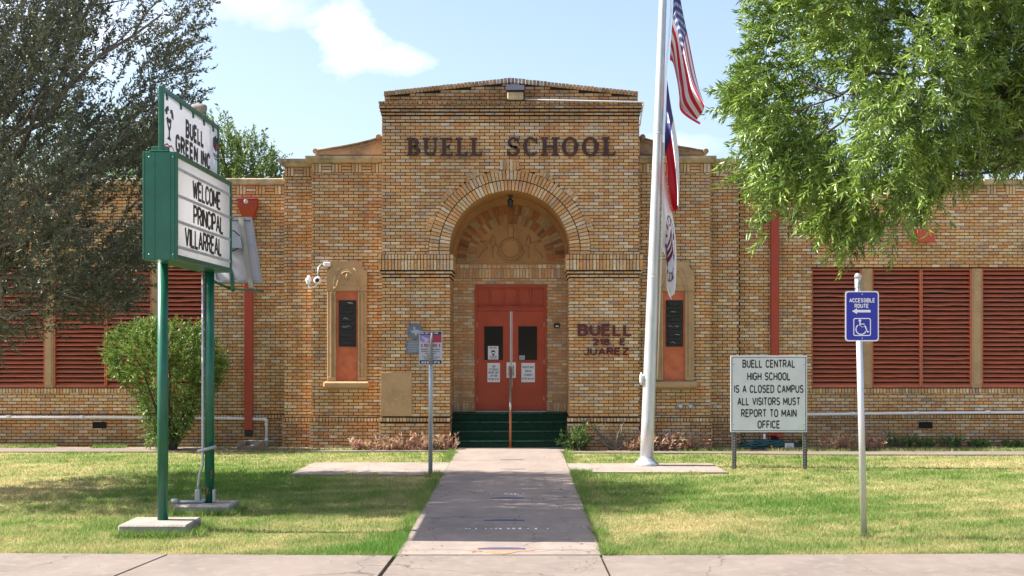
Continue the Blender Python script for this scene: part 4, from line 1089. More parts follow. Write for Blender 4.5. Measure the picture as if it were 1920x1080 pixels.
t = thing('round_medallion', 'round slate blue medallion with a raised state outline on the left pier', 'medallion', (PX(778, YT), YT, PZ(634, YT)))
c_ = (PX(778, YT), YT-.003, PZ(621, YT)); mb = MB(); mb.lathe(c_, [(.165, 0), (.165, .02), (.15, .028), (.14, .016)], 32, axis='y'); mesh_obj('disc', mb, M['plaque'], t)
tx = [(-.25,.9),(.12,.9),(.12,.4),(.35,.35),(.62,.28),(.9,.25),(.95,-.1),(.98,-.35),(.7,-.5),(.45,-.7),(.38,-.98),(.15,-.85),(0,-.55),(-.2,-.32),(-.4,-.42),(-.62,-.25),(-.9,.1),(-.25,.1)]
mb = MB(); mb.prism_y([(c_[0]+a*.095-.006, c_[2]+b_*.10) for a, b_ in tx][::-1], YT-.030, YT-.0195); mesh_obj('state_outline', mb, M['plaque_light'], t)
t = thing('wall_plaque', 'square slate blue plaque with raised text below the round medallion', 'plaque', (PX(774, YT), YT, PZ(664, YT)))
a, b_ = PX(761, YT), PX(789, YT); z0, z1 = PZ(663.5, YT), PZ(637.5, YT)
mb = MB(); mb.bbox(a, b_, YT-.025, YT-.004, z0, z1, .006); mesh_obj('plate', mb, M['plaque'], t)
mb = MB()
for i in range(7):
    zz = z1-.035-i*.034; l = random.uniform(.09, .125); xc = (a+b_)/2; x = xc-l
    while x < xc+l: w_ = random.uniform(.01, .035); mb.box(x, min(x+w_, xc+l), YT-.028, YT-.0255, zz-.007, zz+.007); x += w_+.008
mesh_obj('raised_text', mb, M['plaque_light'], t)

t = thing('door_buzzer', 'small black buzzer box on the brick right of the doors', 'buzzer', (bx(1043.5), YK, bz(615)))
mb = MB(); mb.bbox(bx(1038), bx(1049.5), YK-.09, YK-.014, bz(614.5), bz(606), .015); mesh_obj('case', mb, M['blackplastic'], t)
mb = MB(); mb.bbox(bx(1041.5), bx(1047), YK-.094, YK-.0905, bz(612.8), bz(610.6), .001); mesh_obj('button_plate', mb, M['white'], t)

def notice(px0, px1, py0, py1, lines, label, h=None, mt='paper', extra=None):
    Y = YK-.0235 if not extra else YK+.003
    a, b_, z0, z1 = PX(px0, YK), PX(px1, YK), PZ(py1, YK), PZ(py0, YK)
    t = thing('door_notice', label, 'notice', ((a+b_)/2, Y, z0))
    mb = MB(); mb.box(a, b_, Y-.004, Y, z0, z1); mesh_obj('sheet', mb, M[mt], t)
    mb = MB()
    for s, cy, hh, ww in lines: put_text(mb, s, (a+b_)/2, z1+(z0-z1)*cy, (b_-a)*ww, (z1-z0)*hh, Y-.0045, 'y', .001, .17)
    if mb.v: mesh_obj('lettering', mb, M['black'], t)
    return t, a, b_, z0, z1, Y
notice(914, 937.5, 680.5, 716.5, [('NO', .18, .11, .26), ('STUDENT', .34, .11, .78), ('DROP OFF', .50, .11, .84), ('AFTER', .665, .11, .56), ('10:00 A.M.', .84, .11, .86)], 'white metal notice about student drop off on the left door')
notice(977.5, 1003, 680.5, 716.5, [('PARENTS MUST', .22, .12, .88), ('SIGN IN', .42, .12, .46), ('STUDENTS', .62, .12, .62), ('AFTER 8:15 A.M.', .82, .12, .9)], 'white metal notice telling parents to sign in on the right door')
t, a, b_, z0, z1, Y = notice(915, 934.5, 649, 674, [('NOTICE', .13, .13, .7)], 'pale blue notice sheet with a face symbol inside the left door glass', extra=1)
mb = MB(); cxn = (a+b_)/2; zc = z1+(z0-z1)*.45; mb.lathe((cxn, Y-.0045, zc), [(.045, 0), (.045, .001)], 20, axis='y'); mb.box(cxn-.02, cxn+.02, Y-.0055, Y-.0046, zc-.075, zc-.04)
for i in range(3): mb.box(a+.03, b_-.03, Y-.0055, Y-.0046, z0+.025+i*.022, z0+.033+i*.022)
mesh_obj('face_symbol', mb, M['black'], t)
mb = MB(); mb.box(cxn-.03, cxn+.03, Y-.0068, Y-.0057, zc-.03, zc+.002); mesh_obj('face_mask', mb, M['paper'], t)
notice(973.5, 984, 666.5, 674.5, [('NOTICE', .5, .16, .7)], 'small blue card stuck in the lower corner of the right door glass', mt='plaque_light', extra=1)

# handrail
t = thing('handrail', 'orange painted steel handrail standing on the middle of the green entrance steps', 'handrail', (PX(957.5, YT), 24.68, 0))
x = PX(957, 24.68)
mb = MB(); mb.tube([(x, 24.66, .034), (x, 24.66, .92)], .026, 12); mb.lathe((x, 24.66, .034), [(.06, 0), (.06, .012), (.028, .016)], 14); mesh_obj('post', mb, M['railorange'], t)
mb = MB(); mb.tube([(x, 25.66, .70), (x, 25.66, 1.60)], .024, 12); mb.lathe((x, 25.66, .70), [(.06, 0), (.06, .012), (.028, .016)], 14); mesh_obj('post', mb, M['railorange'], t)
mb = MB(); mb.tube([(x, 24.60, .80), (x, 24.60, .90), (x, 24.66, .955), (x, 25.60, 1.625), (x, 25.66, 1.65), (x, 25.72, 1.60)], .027, 12); mesh_obj('rail', mb, M['steel'], t)

# water pipes
def zw(p): return PZ(p, YW)
yp = YW-.075
mb = MB(); mb.tube([(-14.8, yp, zw(781)), (xw(200), yp, zw(782)), (xw(432), yp, zw(784)), (xw(498), yp, zw(786)), (xw(501), yp, zw(788.5)), (xw(501), yp, zw(836))], .03, 10)
for q in (20, 157, 300, 432): mb.tube([(xw(q)-.05, yp, zw(782+(q-200)*.008)), (xw(q)+.05, yp, zw(782+(q-200)*.008))], .037, 10)
for q in (796, 824): mb.tube([(xw(501), yp, zw(q)-.04), (xw(501), yp, zw(q)+.04)], .037, 10)
mb.tube([(xw(493), yp, zw(785.7)), (xw(499), yp, zw(786)), (xw(501), yp, zw(788)), (xw(501), yp, zw(793))], .039, 10)
tag(mesh_obj('water_pipe', mb, M['pvc']), 'white water pipe along the left wing wall that turns down beside the downspout', 'water pipe')
mb = MB(); mb.tube([(xw(1508), yp, zw(777)), (xw(1730), yp, zw(774)), (14.8, yp, zw(770))], .03, 10)
for q in (1600, 1716, 1850): mb.tube([(xw(q)-.05, yp, zw(775.6-(q-1600)*.0135)), (xw(q)+.05, yp, zw(775.6-(q-1600)*.0135))], .037, 10)
tag(mesh_obj('water_pipe', mb, M['pvc']), 'straight white water pipe along the right wing wall above the foundation vent', 'water pipe')
mb = MB(); mb.tube([(X(1245.5), YB-.2, 0), (X(1245.5), YB-.2, .22), (X(1247), YB-.2, .28), (X(1251), YB-.2, .30), (X(1253.5), YB-.19, .27), (X(1254), YB-.1, .22), (X(1254), YB-.05, .2)], .028, 10)
tag(mesh_obj('bent_pipe', mb, M['pvc']), 'short white gooseneck pipe among the red leaved plants below the right niche window', 'pipe')
t = thing('hose_connection', 'pair of round steel hose outlets on the brick below the right niche window', 'hose outlet', (X(1284), YB, Zb(767)))
for q in (1275, 1294):
    mb = MB(); mb.lathe((X(q), YB-.003, Zb(762)), [(.062, 0), (.062, .02), (.04, .03), (.04, .07), (.02, .075)], 18, axis='y'); mesh_obj('outlet', mb, M['alu'], t)
t = thing('water_tap', 'red tap valve on a short white standpipe behind the white notice board', 'tap', (xw(1428), 25.2, 0))
mb = MB(); mb.tube([(xw(1428), 25.2, 0), (xw(1428), 25.2, .28)], .025, 8); mesh_obj('standpipe', mb, M['pvc'], t)
mb = MB(); mb.bbox(xw(1450), xw(1464), 25.1, 25.3, .20, .27, .02); mb.tube([(xw(1428), 25.2, .26), (xw(1452), 25.2, .24)], .02, 8); mesh_obj('valve', mb, M['red'], t)
# splash block
t = thing('splash_block', 'grey concrete splash block on the ground under the left downspout', 'splash block', (xw(470), 24.95, 0))
mb = MB(); x0, x1 = PX(449, 24.8), PX(489, 24.8)
mb.bbox(x0, x1, 24.55, 25.2, 0, .05, .012); mb.bbox(x1-.09, x1, 24.55, 25.2, .0505, .15, .012); mb.prism_y([(x0, .051), (x0+.07, .051), (x0+.07, .14), (x0+.02, .14)], 24.55, 25.2); mb.bbox(x0+.07, x1-.0905, 25.12, 25.2, .0505, .15, .01)
mesh_obj('basin', mb, M['footing'], t)
# hose heap
mb = MB(); hx, hy = PX(1435, 24.9), 24.75
pts = []
for i in range(260):
    t_ = i*.42; r = .28 + .14*math.sin(i*.37) + .08*math.sin(i*1.13)
    pts.append((hx+.02*math.sin(i*.2)+r*1.35*math.cos(t_)+.12*math.sin(i*.09), hy+r*.55*math.sin(t_), .02+.10*abs(math.sin(i*.11))*random.uniform(.6, 1)+.10*max(0, 1-r*2.2)))
pts += [(hx-.6, hy-.1, .02), (hx-.68, hy-.05, .12), (hx-.62, hy+.1, .22), (hx-.52, hy+.12, .30), (hx-.45, hy+.2, .22)]
mb.tube(pts, .012, 6)
t = thing('garden_hose', 'tangled heap of teal garden hose on the ground behind the white notice board', 'garden hose', (hx, hy, 0))
mesh_obj('hose', mb, M['hose'], t)
mb = MB(); mb.tube([(hx+.02, hy-.35, .05), (hx+.05, hy-.36, .06)], [.05, .055], 12); mesh_obj('hose_end', mb, M['railorange'], t)
mb = MB(); q = PX(1478, 24.6); mb.bbox(q-.09, q+.09, 24.45, 24.55, .02, .14, .015); mesh_obj('nozzle', mb, M['alu'], t)

# ------------------------------------------------------------------ marquee sign
mx0, mx1 = PX(271, 13.3), PX(330, 13.3); my0, my1 = 13.3, 15.85; mz0, mz1 = PZ(487, 13.3), PZ(284, 13.3)
PADS = []
def pad(x0, x1, y0, y1, h, label):
    mb = MB(); mb.bbox(x0, x1, y0, y1, -.1, h, .018)
    o = mesh_obj('concrete_footing', mb, M['footing'])
    tag(o, label, 'footing', 'footings under the marquee posts')
pad(-4.56, -3.775, 13.62, 14.25, .135, 'concrete footing under the nearer green marquee post, closest to the pavement')
pad(-4.43, -3.70, 15.33, 15.86, .12, 'concrete footing under the farther green marquee post, with grey conduit across it')
t = marquee = thing('marquee_sign', 'tall green two post marquee sign with white letter board and white name panel', 'marquee sign', (-4.1, 14.8, 0))
for x, y, z, r in ((-4.17, 14.03, .105, .061), (-4.036, 15.63, .085, .061)):
    mb = MB(); mb.tube([(x, y, z), (x, y, mz0+.02)], r, 20); o = mesh_obj('post', mb, M['green'], t)
    if y > 15:
        rp = MB()
        for k in range(7):
            a = R(200+random.uniform(0, 110)); zz = random.uniform(.15, .55); rr = r+.0015; w_ = random.uniform(.1, .3); hh = random.uniform(.015, .06)
            rp.add([(x+rr*math.cos(a), y+rr*math.sin(a), zz-hh), (x+rr*math.cos(a+w_), y+rr*math.sin(a+w_), zz-hh*.4), (x+rr*math.cos(a+w_), y+rr*math.sin(a+w_), zz+hh), (x+rr*math.cos(a), y+rr*math.sin(a), zz+hh*.6)], [(0,1,2,3)])
        mesh_obj('rust_spot', rp, M['rust'], o)
mb = MB(); e = .05
mb.bbox(mx0, mx1-.012, my0, my0+.03, mz0, mz1, .006); mb.bbox(mx0, mx1-.012, my1-.03, my1, mz0, mz1, .006); mb.bbox(mx0, mx1-.012, my0+.0305, my1-.0305, mz0, mz0+.03, .004); mb.bbox(mx0, mx1-.012, my0+.0305, my1-.0305, mz1-.03, mz1, .004)
# raised retainer frame round the face, on both faces
for sg, xf in ((1, mx1-.0115), (-1, mx0+.0005)):
    a, b_ = (xf, xf+.022) if sg > 0 else (xf-.022, xf)
    mb.bbox(a, b_, my0, my1, mz1-.06, mz1, .004); mb.bbox(a, b_, my0, my1, mz0, mz0+.06, .004)
    mb.bbox(a, b_, my0, my0+.05, mz0+.0605, mz1-.0605, .004); mb.bbox(a, b_, my1-.05, my1, mz0+.0605, mz1-.0605, .004)
mb.bbox(mx0+.10, mx0+.115, my0-.006, my0-.0005, mz0+.01, mz1-.01, .002); mb.bbox(mx1-.075, mx1-.06, my0-.006, my0-.0005, mz0+.01, mz1-.01, .002)
mb.bbox(mx0+.05, mx1-.08, my0-.012, my0+.3, mz1+.0005, mz1+.012, .004)
cab = mesh_obj('cabinet', mb, M['green'], t)
mb = MB()
for zz in (mz0+.06, mz1-.06):
    for xx in (mx0+.05, mx1-.035): mb.lathe((xx, my0-.0005, zz), [(.008, 0), (.008, .005), (.004, .008)], 8, axis='y')
mesh_obj('rivet', mb, M['alu'], cab)
fz0, fz1 = mz0+.061, mz1-.061
mb = MB(); mb.box(mx1-.0118, mx1-.006, my0+.032, my1-.032, mz0+.032, mz1-.032); mb.box(mx0+.006, mx0+.0118, my0+.032, my1-.032, mz0+.032, mz1-.032)
mb = MB()
for xq in (mx1-.008, mx0+.008): mb.add([(xq, my0+.032, mz0+.032), (xq, my1-.032, mz0+.032), (xq, my1-.032, mz1-.032), (xq, my0+.032, mz1-.032)], [(0,1,2,3)])
brd = mesh_obj('letter_board', mb, M['panelwhite'], cab)
mb = MB(); hgt = fz1-fz0
for q in (.105, .383, .652, .915):
    zz = fz1-hgt*q; mb.bbox(mx1-.0058, mx1+.004, my0+.051, my1-.051, zz-.014, zz+.014, .003); mb.bbox(mx1-.0058, mx1+.0075, my0+.051, my1-.051, zz-.022, zz-.0145, .002)
mesh_obj('letter_rail', mb, M['alu'], cab)
mb = MB()
fy = lambda p: -0 if False else (mx1*F/(p-CX))            # depth of the face point seen at column p
def mtext(s, pa, pb, cq, hh):
    ya, yb = fy(pa), fy(pb); put_text(mb, s, (ya+yb)/2, fz1-hgt*cq, yb-ya, hgt*hh, mx1-.0075, 'x', .006, .148)
mtext('WELCOME', 362, 414, .245, .215); mtext('PRINCIPAL', 363.5, 419, .52, .215); mtext('VILLARREAL', 347.5, 416, .785, .215)
mesh_obj('lettering', mb, M['black'], brd)
# upper panel
ux0, ux1 = PX(296.5, 13.3), PX(305, 13.3); uy0, uy1 = 13.31, 15.82; uz0, uz1 = mz1+.002, PZ(160, 13.31)
mb = MB()
mb.bbox(ux0, ux1, uy0, uy0+.06, uz0, uz1, .006); mb.bbox(ux0, ux1, uy1-.06, uy1, uz0, uz1, .006); mb.bbox(ux0, ux1, uy0+.0605, uy1-.0605, uz1-.06, uz1, .006); mb.bbox(ux0, ux1, uy0+.0605, uy1-.0605, uz0, uz0+.05, .006)
mb.bbox(ux0-.08, ux1+.05, uy0+.01, uy0+.09, uz0+.0115, uz0+.06, .004)
for q in (.07, .29, .5, .7, .88):
    y = uy0+(uy1-uy0)*q; mb.bbox(ux1-.012, ux1+.004, y-.02, y+.02, uz1-.13, uz1-.0605, .002)
up = mesh_obj('upper_frame', mb, M['green'], t)
mb = MB(); mb.add([(ux1-.0155, uy0+.055, uz0+.045), (ux1-.0155, uy1-.055, uz0+.045), (ux1-.0155, uy1-.055, uz1-.055), (ux1-.0155, uy0+.055, uz1-.055)], [(0,1,2,3)]); nm = mesh_obj('name_panel', mb, M['namewhite'], up)
mb = MB(); xf = ux1-.0148; uh = uz1-uz0
fu = lambda p: xf*F/(p-CX)
def utext(s, pa, pb, zc, h, b_=.225):
    ya, yb = fu(pa), fu(pb); put_text(mb, s, (ya+yb)/2, uz0+uh*zc, yb-ya, uh*h, xf, 'x', .003, b_)
utext('BUELL', 348, 382, (4.755-uz0)/uh, .225/uh); utext('GREEN INC.', 329, 397, (4.515-uz0)/uh, .22/uh)
yt = (fu(309)+fu(325))/2; w_ = (fu(325)-fu(310))
zz = lambda q: uz0+uh*q
# tree symbol of bent arrows
mb2 = mb
def ppoly(pts, cx_, cz_, sw, sh, th=.003):
    n = len(pts); v = [(xf+th, cx_+a*sw, cz_+b_*sh) for a, b_ in pts] + [(xf, cx_+a*sw, cz_+b_*sh) for a, b_ in pts]
    mb.add(v, [tuple(range(n))] + [(i, i+n, (i+1) % n+n, (i+1) % n) for i in range(n)])
X3 = lambda a, b_, d: (xf+d, a, b_)
rw = (fu(325)-fu(309.5))/2; cT, cZ, rh = yt, 4.785, .088
for k in range(3):
    a0 = 100+120*k
    pts = [(cT+.78*rw*math.cos(R(a)), cZ+rh*.8*math.sin(R(a))) for a in np.linspace(a0, a0+72, 7)]
    v = pts + [(cT+(.78+.26)*rw*math.cos(R(a)), cZ+rh*1.12*math.sin(R(a))) for a in np.linspace(a0+72, a0, 7)]
    v = [(cT+.50*rw*math.cos(R(a)), cZ+rh*.52*math.sin(R(a))) for a in np.linspace(a0, a0+66, 7)] + [(cT+1.05*rw*math.cos(R(a)), cZ+rh*1.08*math.sin(R(a))) for a in np.linspace(a0+66, a0, 7)]
    mb.add([(xf+.003, a, b_) for a, b_ in v], [(i_, i_+1, 12-i_, 13-i_) for i_ in range(6)])
    ta, tb = a0+64, a0+96
    mb.add([(xf+.0034, cT+.32*rw*math.cos(R(ta)), cZ+rh*.34*math.sin(R(ta))), (xf+.0034, cT+1.25*rw*math.cos(R(ta)), cZ+rh*1.28*math.sin(R(ta))), (xf+.0034, cT+.8*rw*math.cos(R(tb)), cZ+rh*.8*math.sin(R(tb)))], [(0, 1, 2)])
mb.add([(xf+.0028, cT+a*rw, b_) for a, b_ in ((-.55, 4.50), (.55, 4.50), (.16, 4.54), (.14, 4.62), (-.14, 4.62), (-.16, 4.54))], [(0, 1, 2, 5), (5, 2, 3, 4)])
stroke(mb, [(cT, 4.61), (cT-.35*rw, 4.68), (cT-.55*rw, 4.72)], rw*.22, X3, 0, .0031, 0); stroke(mb, [(cT, 4.61), (cT+.3*rw, 4.66), (cT+.35*rw, 4.71)], rw*.22, X3, 0, .0036, 0)
cC = fu(404)
mb.add([(xf+.003, cC+a*.15, 4.80+b_*.105) for a, b_ in ((0, -1), (.87, -.5), (.87, .5), (0, 1), (-.87, .5), (-.87, -.5))], [(0, 1, 2, 3, 4, 5)])
ya, yb = fu(399.5), fu(410); put_text(mb, 'COLLEGE', (ya+yb)/2, 4.645, (yb-ya)*.9, .045, xf, 'x', .002, .14); mb.add([(xf+.002, ya+.05, 4.605), (xf+.002, yb-.05, 4.605), (xf+.002, yb-.05, 4.592), (xf+.002, ya+.05, 4.592)], [(0,1,2,3)])
mesh_obj('lettering', mb, M['black'], nm)
mb = MB()
for sg in (-1, 1):
    mb = MB(); mb.add([(xf+.003, cT+sg*rw*a, b_) for a, b_ in ((1.15, 4.42), (.5, 4.455), (0, 4.435), (0, 4.415), (.5, 4.435), (1.15, 4.40))], [(0,1,4,5), (1,2,3,4)]); mesh_obj('red_book', mb, M['flag_red'], nm)
mb = MB(); mb.add([(xf+.0042, cC+a*.15, 4.80+b_*.105) for a, b_ in ((.06, -.85), (.78, -.42), (.78, .30), (.06, -.08))], [(0,1,2,3)])
mesh_obj('red_emblem', mb, M['flag_red'], nm)
# conduit up the rear post
mb = MB(); x, y = -4.036-.075, 15.58
mb.tube([(x, y, mz0), (x, y, .62), (x-.04, y, .5), (x-.06, y, .36), (x-.06, y, .27)], .017, 8); mb.bbox(x-.095, x-.03, y-.04, y+.04, .13, .30, .01); mb.tube([(x-.03, y, .16), (x+.04, y, .16)], .022, 8)
mb.bbox(x+.13, x+.165, y-.03, y+.03, .13, .30, .006)
mb.tube([(x-.04, y-.12, .80), (x+.18, y-.02, .855)], .022, 8)
mesh_obj('power_conduit', mb, M['pipegrey'], t)
mb = MB(); mb.tube([(x+.03, 15.55, .143), (x-.35, 15.52, .143)], .02, 8); mb.tube([(x-.30, 15.52, .153), (x-.39, 15.52, .153)], .032, 8); mesh_obj('ground_conduit', mb, M['pipegrey'], t)
t = thing('spot_lamp', 'small beige spot lamp peeking over the top edge of the white name panel', 'spot lamp', (-4.12, 14.9, uz1))
mb = MB(); q = (PX(374, 15.2), 15.2, PZ(204, 15.2)); mb.tube([(q[0]-.10, 15.2, q[2]+.02), (q[0]-.04, 15.2, q[2]+.02), (q[0]+.05, 15.2, q[2]), (q[0]+.085, 15.2, q[2]-.005)], [.03, .05, .062, .045], 14); mesh_obj('lamp_head', mb, M['footing'], t)
mb = MB(); mb.tube([(q[0]-.05, 15.2, q[2]), (ux0+.03, 15.2, q[2]-.06), (ux0+.03, 15.2, uz1-.01)], .014, 8); mesh_obj('bracket', mb, M['green'], t)

# solar panel on the rear post
t = thing('solar_panel', 'tilted solar panel seen from behind on a bracket at the rear of the marquee', 'solar panel', (-3.95, 16.4, 3.0))
SY = 16.35
tr = (PX(473, SY+.25), SY+.25, PZ(409, SY+.25)); br = (PX(493, SY-.1), SY-.1, PZ(532, SY-.1)); bl = (PX(404, SY-.1), SY-.1, PZ(531, SY-.1)); tl = (PX(386, SY+.25), SY+.25, PZ(409, SY+.25))
def lerp3(a, b_, t_): return tuple(a[i]+(b_[i]-a[i])*t_ for i in range(3))
def quadbar(mb, p0, p1, q0, q1, th):
    n = (Vector(p1)-Vector(p0)).cross(Vector(q0)-Vector(p0)).normalized()
    v = [Vector(k) for k in (p0, p1, q1, q0)]; mb.add([tuple(k-n*th) for k in v]+[tuple(k+n*th) for k in v], [(0,1,2,3),(7,6,5,4),(0,4,5,1),(1,5,6,2),(2,6,7,3),(3,7,4,0)])
def onp(u, w_, off=0):
    a = lerp3(tl, tr, u); b_ = lerp3(bl, br, u); p = Vector(lerp3(b_, a, w_))
    n = (Vector(tr)-Vector(tl)).cross(Vector(bl)-Vector(tl)).normalized()
    if n.y > 0: n = -n
    return p + n*off
mb = MB(); quadbar(mb, onp(0, 0), onp(1, 0), onp(0, 1), onp(1, 1), .006); mesh_obj('back_sheet', mb, mat('panel_back', (.44,.42,.42), .6, noise=[(5, (.36,.345,.34), .45, .75)]), t)
mb = MB(); quadbar(mb, onp(.01, .01, -.008), onp(.99, .01, -.008), onp(.01, .99, -.008), onp(.99, .99, -.008), .0015); mesh_obj('solar_cells', mb, mat('cells', (.01,.012,.04), .15), t)
mb = MB()
for a, b_, c_, d in ((0, 1, 0, .035), (0, 1, .955, 1), (0, .045, .036, .954), (.955, 1, .036, .954)): quadbar(mb, onp(a, c_, .015), onp(b_, c_, .015), onp(a, d, .015), onp(b_, d, .015), .02)
mesh_obj('panel_frame', mb, mat('frame_alu', (.30,.31,.30), .45, .4), t)
mb = MB(); quadbar(mb, onp(.70, -.09, .045), onp(.80, -.09, .045), onp(.71, .98, .045), onp(.82, .98, .045), .014); mesh_obj('rail', mb, mat('olive_rail', (.30,.28,.22), .5, .3), t)
mb = MB(); quadbar(mb, onp(.40, .5, .05), onp(.70, .5, .05), onp(.40, .68, .05), onp(.70, .68, .05), .035); mesh_obj('junction_box', mb, M['pipegrey'], t)
mb = MB(); mb.tube([onp(.42, .69, .07), onp(.5, .75, .12), onp(.6, .74, .12), onp(.68, .69, .07)], .008, 6); mb.tube([onp(.40, .50, .07), onp(.42, .44, .12), onp(.52, .44, .12), onp(.6, .50, .07)], .01, 6); mb.tube([onp(.05, .82, .05), onp(.12, .85, .08), onp(.14, .80, .05)], .01, 6); mesh_obj('cable', mb, M['black'], t)
mb = MB(); a = onp(.52, 1.0, .03); mb.tube([a+Vector((-.03, 0, 0)), a+Vector((.04, 0, .0))], .035, 10); mb.tube([a, a+Vector((0, 0, .05))], .02, 8); mesh_obj('clamp', mb, M['alu'], t)
mb = MB(); zq = PZ(543, SY); mb.tube([(-4.03, 15.63, zq+.10), (-3.95, SY-.1, zq+.02), (PX(437, SY-.2), SY-.2, zq)], .018, 8); mb.tube([(PX(437, SY-.2), SY-.2, zq-.02), (PX(432, SY), SY, PZ(500, SY)), (PX(428, SY), SY, PZ(480, SY))], [.028, .022, .018], 8); mb.tube([(PX(437, SY-.2), SY-.2, zq), (PX(495, SY-.1), SY-.1, PZ(546, SY-.1))], .013, 8)
mesh_obj('bracket', mb, M['green'], t)

# ------------------------------------------------------------------ flagpole and flags
FY = 21.25; fx0 = PX(1212, FY)
def pole_x(z): return fx0 + (PX(1243, FY)-fx0)*z/PZ(0, FY)
t = thing('flagpole', 'tall tapering silver flagpole leaning slightly, on a round collar right of the path', 'flagpole', (fx0, FY, .026))
zsg = np.linspace(.03, 10.2, 14)
mb = MB(); mb.tube([(pole_x(z), FY, z) for z in zsg], [.122-(.122-.055)*z/10.2 for z in zsg], 24)
for z in (3.35, 5.9): mb.tube([(pole_x(z), FY, z-.01), (pole_x(z), FY, z+.01)], .122-(.122-.055)*z/10.2+.0022, 24)
pole = mesh_obj('pole', mb, M['alu'], t)
mb = MB(); mb.lathe((fx0, FY, .026), [(.215, 0), (.215, .03), (.19, .055), (.15, .085), (.135, .12), (.126, .13)], 28); mesh_obj('base_collar', mb, M['alu'], t)
mb = MB(); zc = PZ(709, FY); mb.tube([(pole_x(zc)-.11, FY-.05, zc), (pole_x(zc)-.15, FY-.05, zc)], .016, 8); mb.tube([(pole_x(zc)-.15, FY-.05, zc-.12), (pole_x(zc)-.155, FY-.05, zc-.06), (pole_x(zc)-.15, FY-.05, zc+.10)], [.012, .022, .012], 8)
for k in range(5): mb.tube([(pole_x(zc)-.15+.03*math.cos(q), FY-.05+.03*math.sin(q), zc-.07+k*.03+.012*math.sin(q*2)) for q in np.linspace(0, 6.28, 12)], .007, 5)
mesh_obj('cleat', mb, M['white'], t)
mb = MB()
for d in (.085, .105): mb.tube([(pole_x(10)+d+.02, FY-.03, 10.05), (PX(1258, FY)+d-.10, FY-.05, PZ(20, FY)), (PX(1247, FY)+d-.1, FY-.06, PZ(150, FY)), (PX(1239, FY)+d-.09, FY-.06, PZ(470, FY)), (pole_x(zc)+.13, FY-.04, zc)], .006, 5)
mesh_obj('halyard', mb, M['white'], t)
mb = MB(); mb.lathe((pole_x(10.2), FY, 10.2), [(.03, 0), (.09, .05), (.11, .11), (.09, .17), (.03, .22)], 18); mesh_obj('finial', mb, M['alu'], t)
def curve(pts, u):
    """Catmull-Rom through pts at u in 0..1"""
    n = len(pts)-1; s = min(u*n, n-1e-6); i = int(s); f = s-i
    p = [pts[max(0, i-1)], pts[i], pts[i+1], pts[min(n, i+2)]]
    return tuple(.5*((2*p[1][k])+(-p[0][k]+p[2][k])*f+(2*p[0][k]-5*p[1][k]+4*p[2][k]-p[3][k])*f*f+(-p[0][k]+3*p[1][k]-3*p[2][k]+p[3][k])*f**3) for k in (0, 1))
def flag_surface(T, B, Y, amp, ple, ph, over=2.2):
    def S(u, v):
        a, b_ = curve(T, u), curve(B, u)
        w = amp*min(1, .12+u*1.6)
        px_ = a[0]+(b_[0]-a[0])*v + over*min(1, u*1.8)*math.sin(2*math.pi*ple*v*1.3+ph+u*2.5)*math.sin(math.pi*min(1, max(0, v)))**.5; py = a[1]+(b_[1]-a[1])*v
        y = Y + w*math.sin(2*math.pi*ple*v+ph+u*2.2) + w*.35*math.sin(9*u+7*v) + .02*u*math.sin(23*v+11*u)
        return (PX(px_, Y), y, PZ(py, Y))
    return S
def flag(name, label, S, nu, nv, pick, mats):
    t = thing(name, label, 'flag', S(0, .5))
    v = np.array([S(i/nu, j/nv) for i in range(nu+1) for j in range(nv+1)])
    ii = np.arange((nu+1)*(nv+1)).reshape(nu+1, nv+1)
    f = np.stack([ii[:-1,:-1], ii[1:,:-1], ii[1:,1:], ii[:-1,1:]], -1).reshape(-1, 4)
    mi = [pick((i+.5)/nu, (j+.5)/nv) for i in range(nu) for j in range(nv)]
    np_mesh('cloth', v, f, mats, t, smooth=True, midx=mi)
    return t
def star(mb, S, u, v, ru, rv, off=.006):
    for side in (-1, 1):
        pts = []
        for k in range(10):
            a = R(90+36*k); r = 1 if k % 2 == 0 else .42
            p = S(min(1, max(0, u+ru*r*math.cos(a))), min(1, max(0, v-rv*r*math.sin(a)))); pts.append((p[0], p[1]+side*off, p[2]))
        c_ = S(u, v); o = len(mb.v); mb.add(pts+[(c_[0], c_[1]+side*off*1.2, c_[2])], [(k, (k+1) % 10, 10) for k in range(10)])
US = flag_surface([(1266, -60), (1277, -5), (1287, 45), (1299, 100), (1310, 145), (1320, 187)], [(1256, 112), (1262, 119), (1267, 150), (1271, 185), (1276, 212), (1309, 237)], FY-.02, .18, 1.4, .4, 3.2)
t = flag('national_flag', 'red and white striped flag with starred blue canton hanging topmost on the flagpole', US, 60, 39, lambda u, v: 2 if (u < .44 and v < 7/13) else (0 if int(v*13) % 2 == 0 else 1), [M['flag_red'], M['flag_white'], M['flag_blue']])
mb = MB()
for r_ in range(9):
    for c_ in range(6 if r_ % 2 == 0 else 5):
        star(mb, US, .44*((c_+.5)/6 if r_ % 2 == 0 else (c_+1)/6), (7/13)*(r_+.5)/9, .021, .030)
mesh_obj('star', mb, M['flag_white'], t, recalc=False).__setitem__('kind', 'stuff')
TXS = flag_surface([(1251, 148), (1258, 190), (1266, 235), (1273, 285), (1275, 340), (1272, 384)], [(1245, 290), (1249, 286), (1250, 300), (1251, 340), (1256, 375), (1263, 400)], FY-.06, .13, 1.2, 1.1, 3.5)
t = flag('state_flag', 'blue white and red state flag hanging in the middle of the three flags', TXS, 48, 30, lambda u, v: 2 if u < .33 else (1 if v < .42 else 0), [M['flag_red'], M['flag_white'], M['flag_blue']])
mb = MB(); star(mb, TXS, .165, .42, .085, .14); mesh_obj('star', mb, M['flag_white'], t, recalc=False)
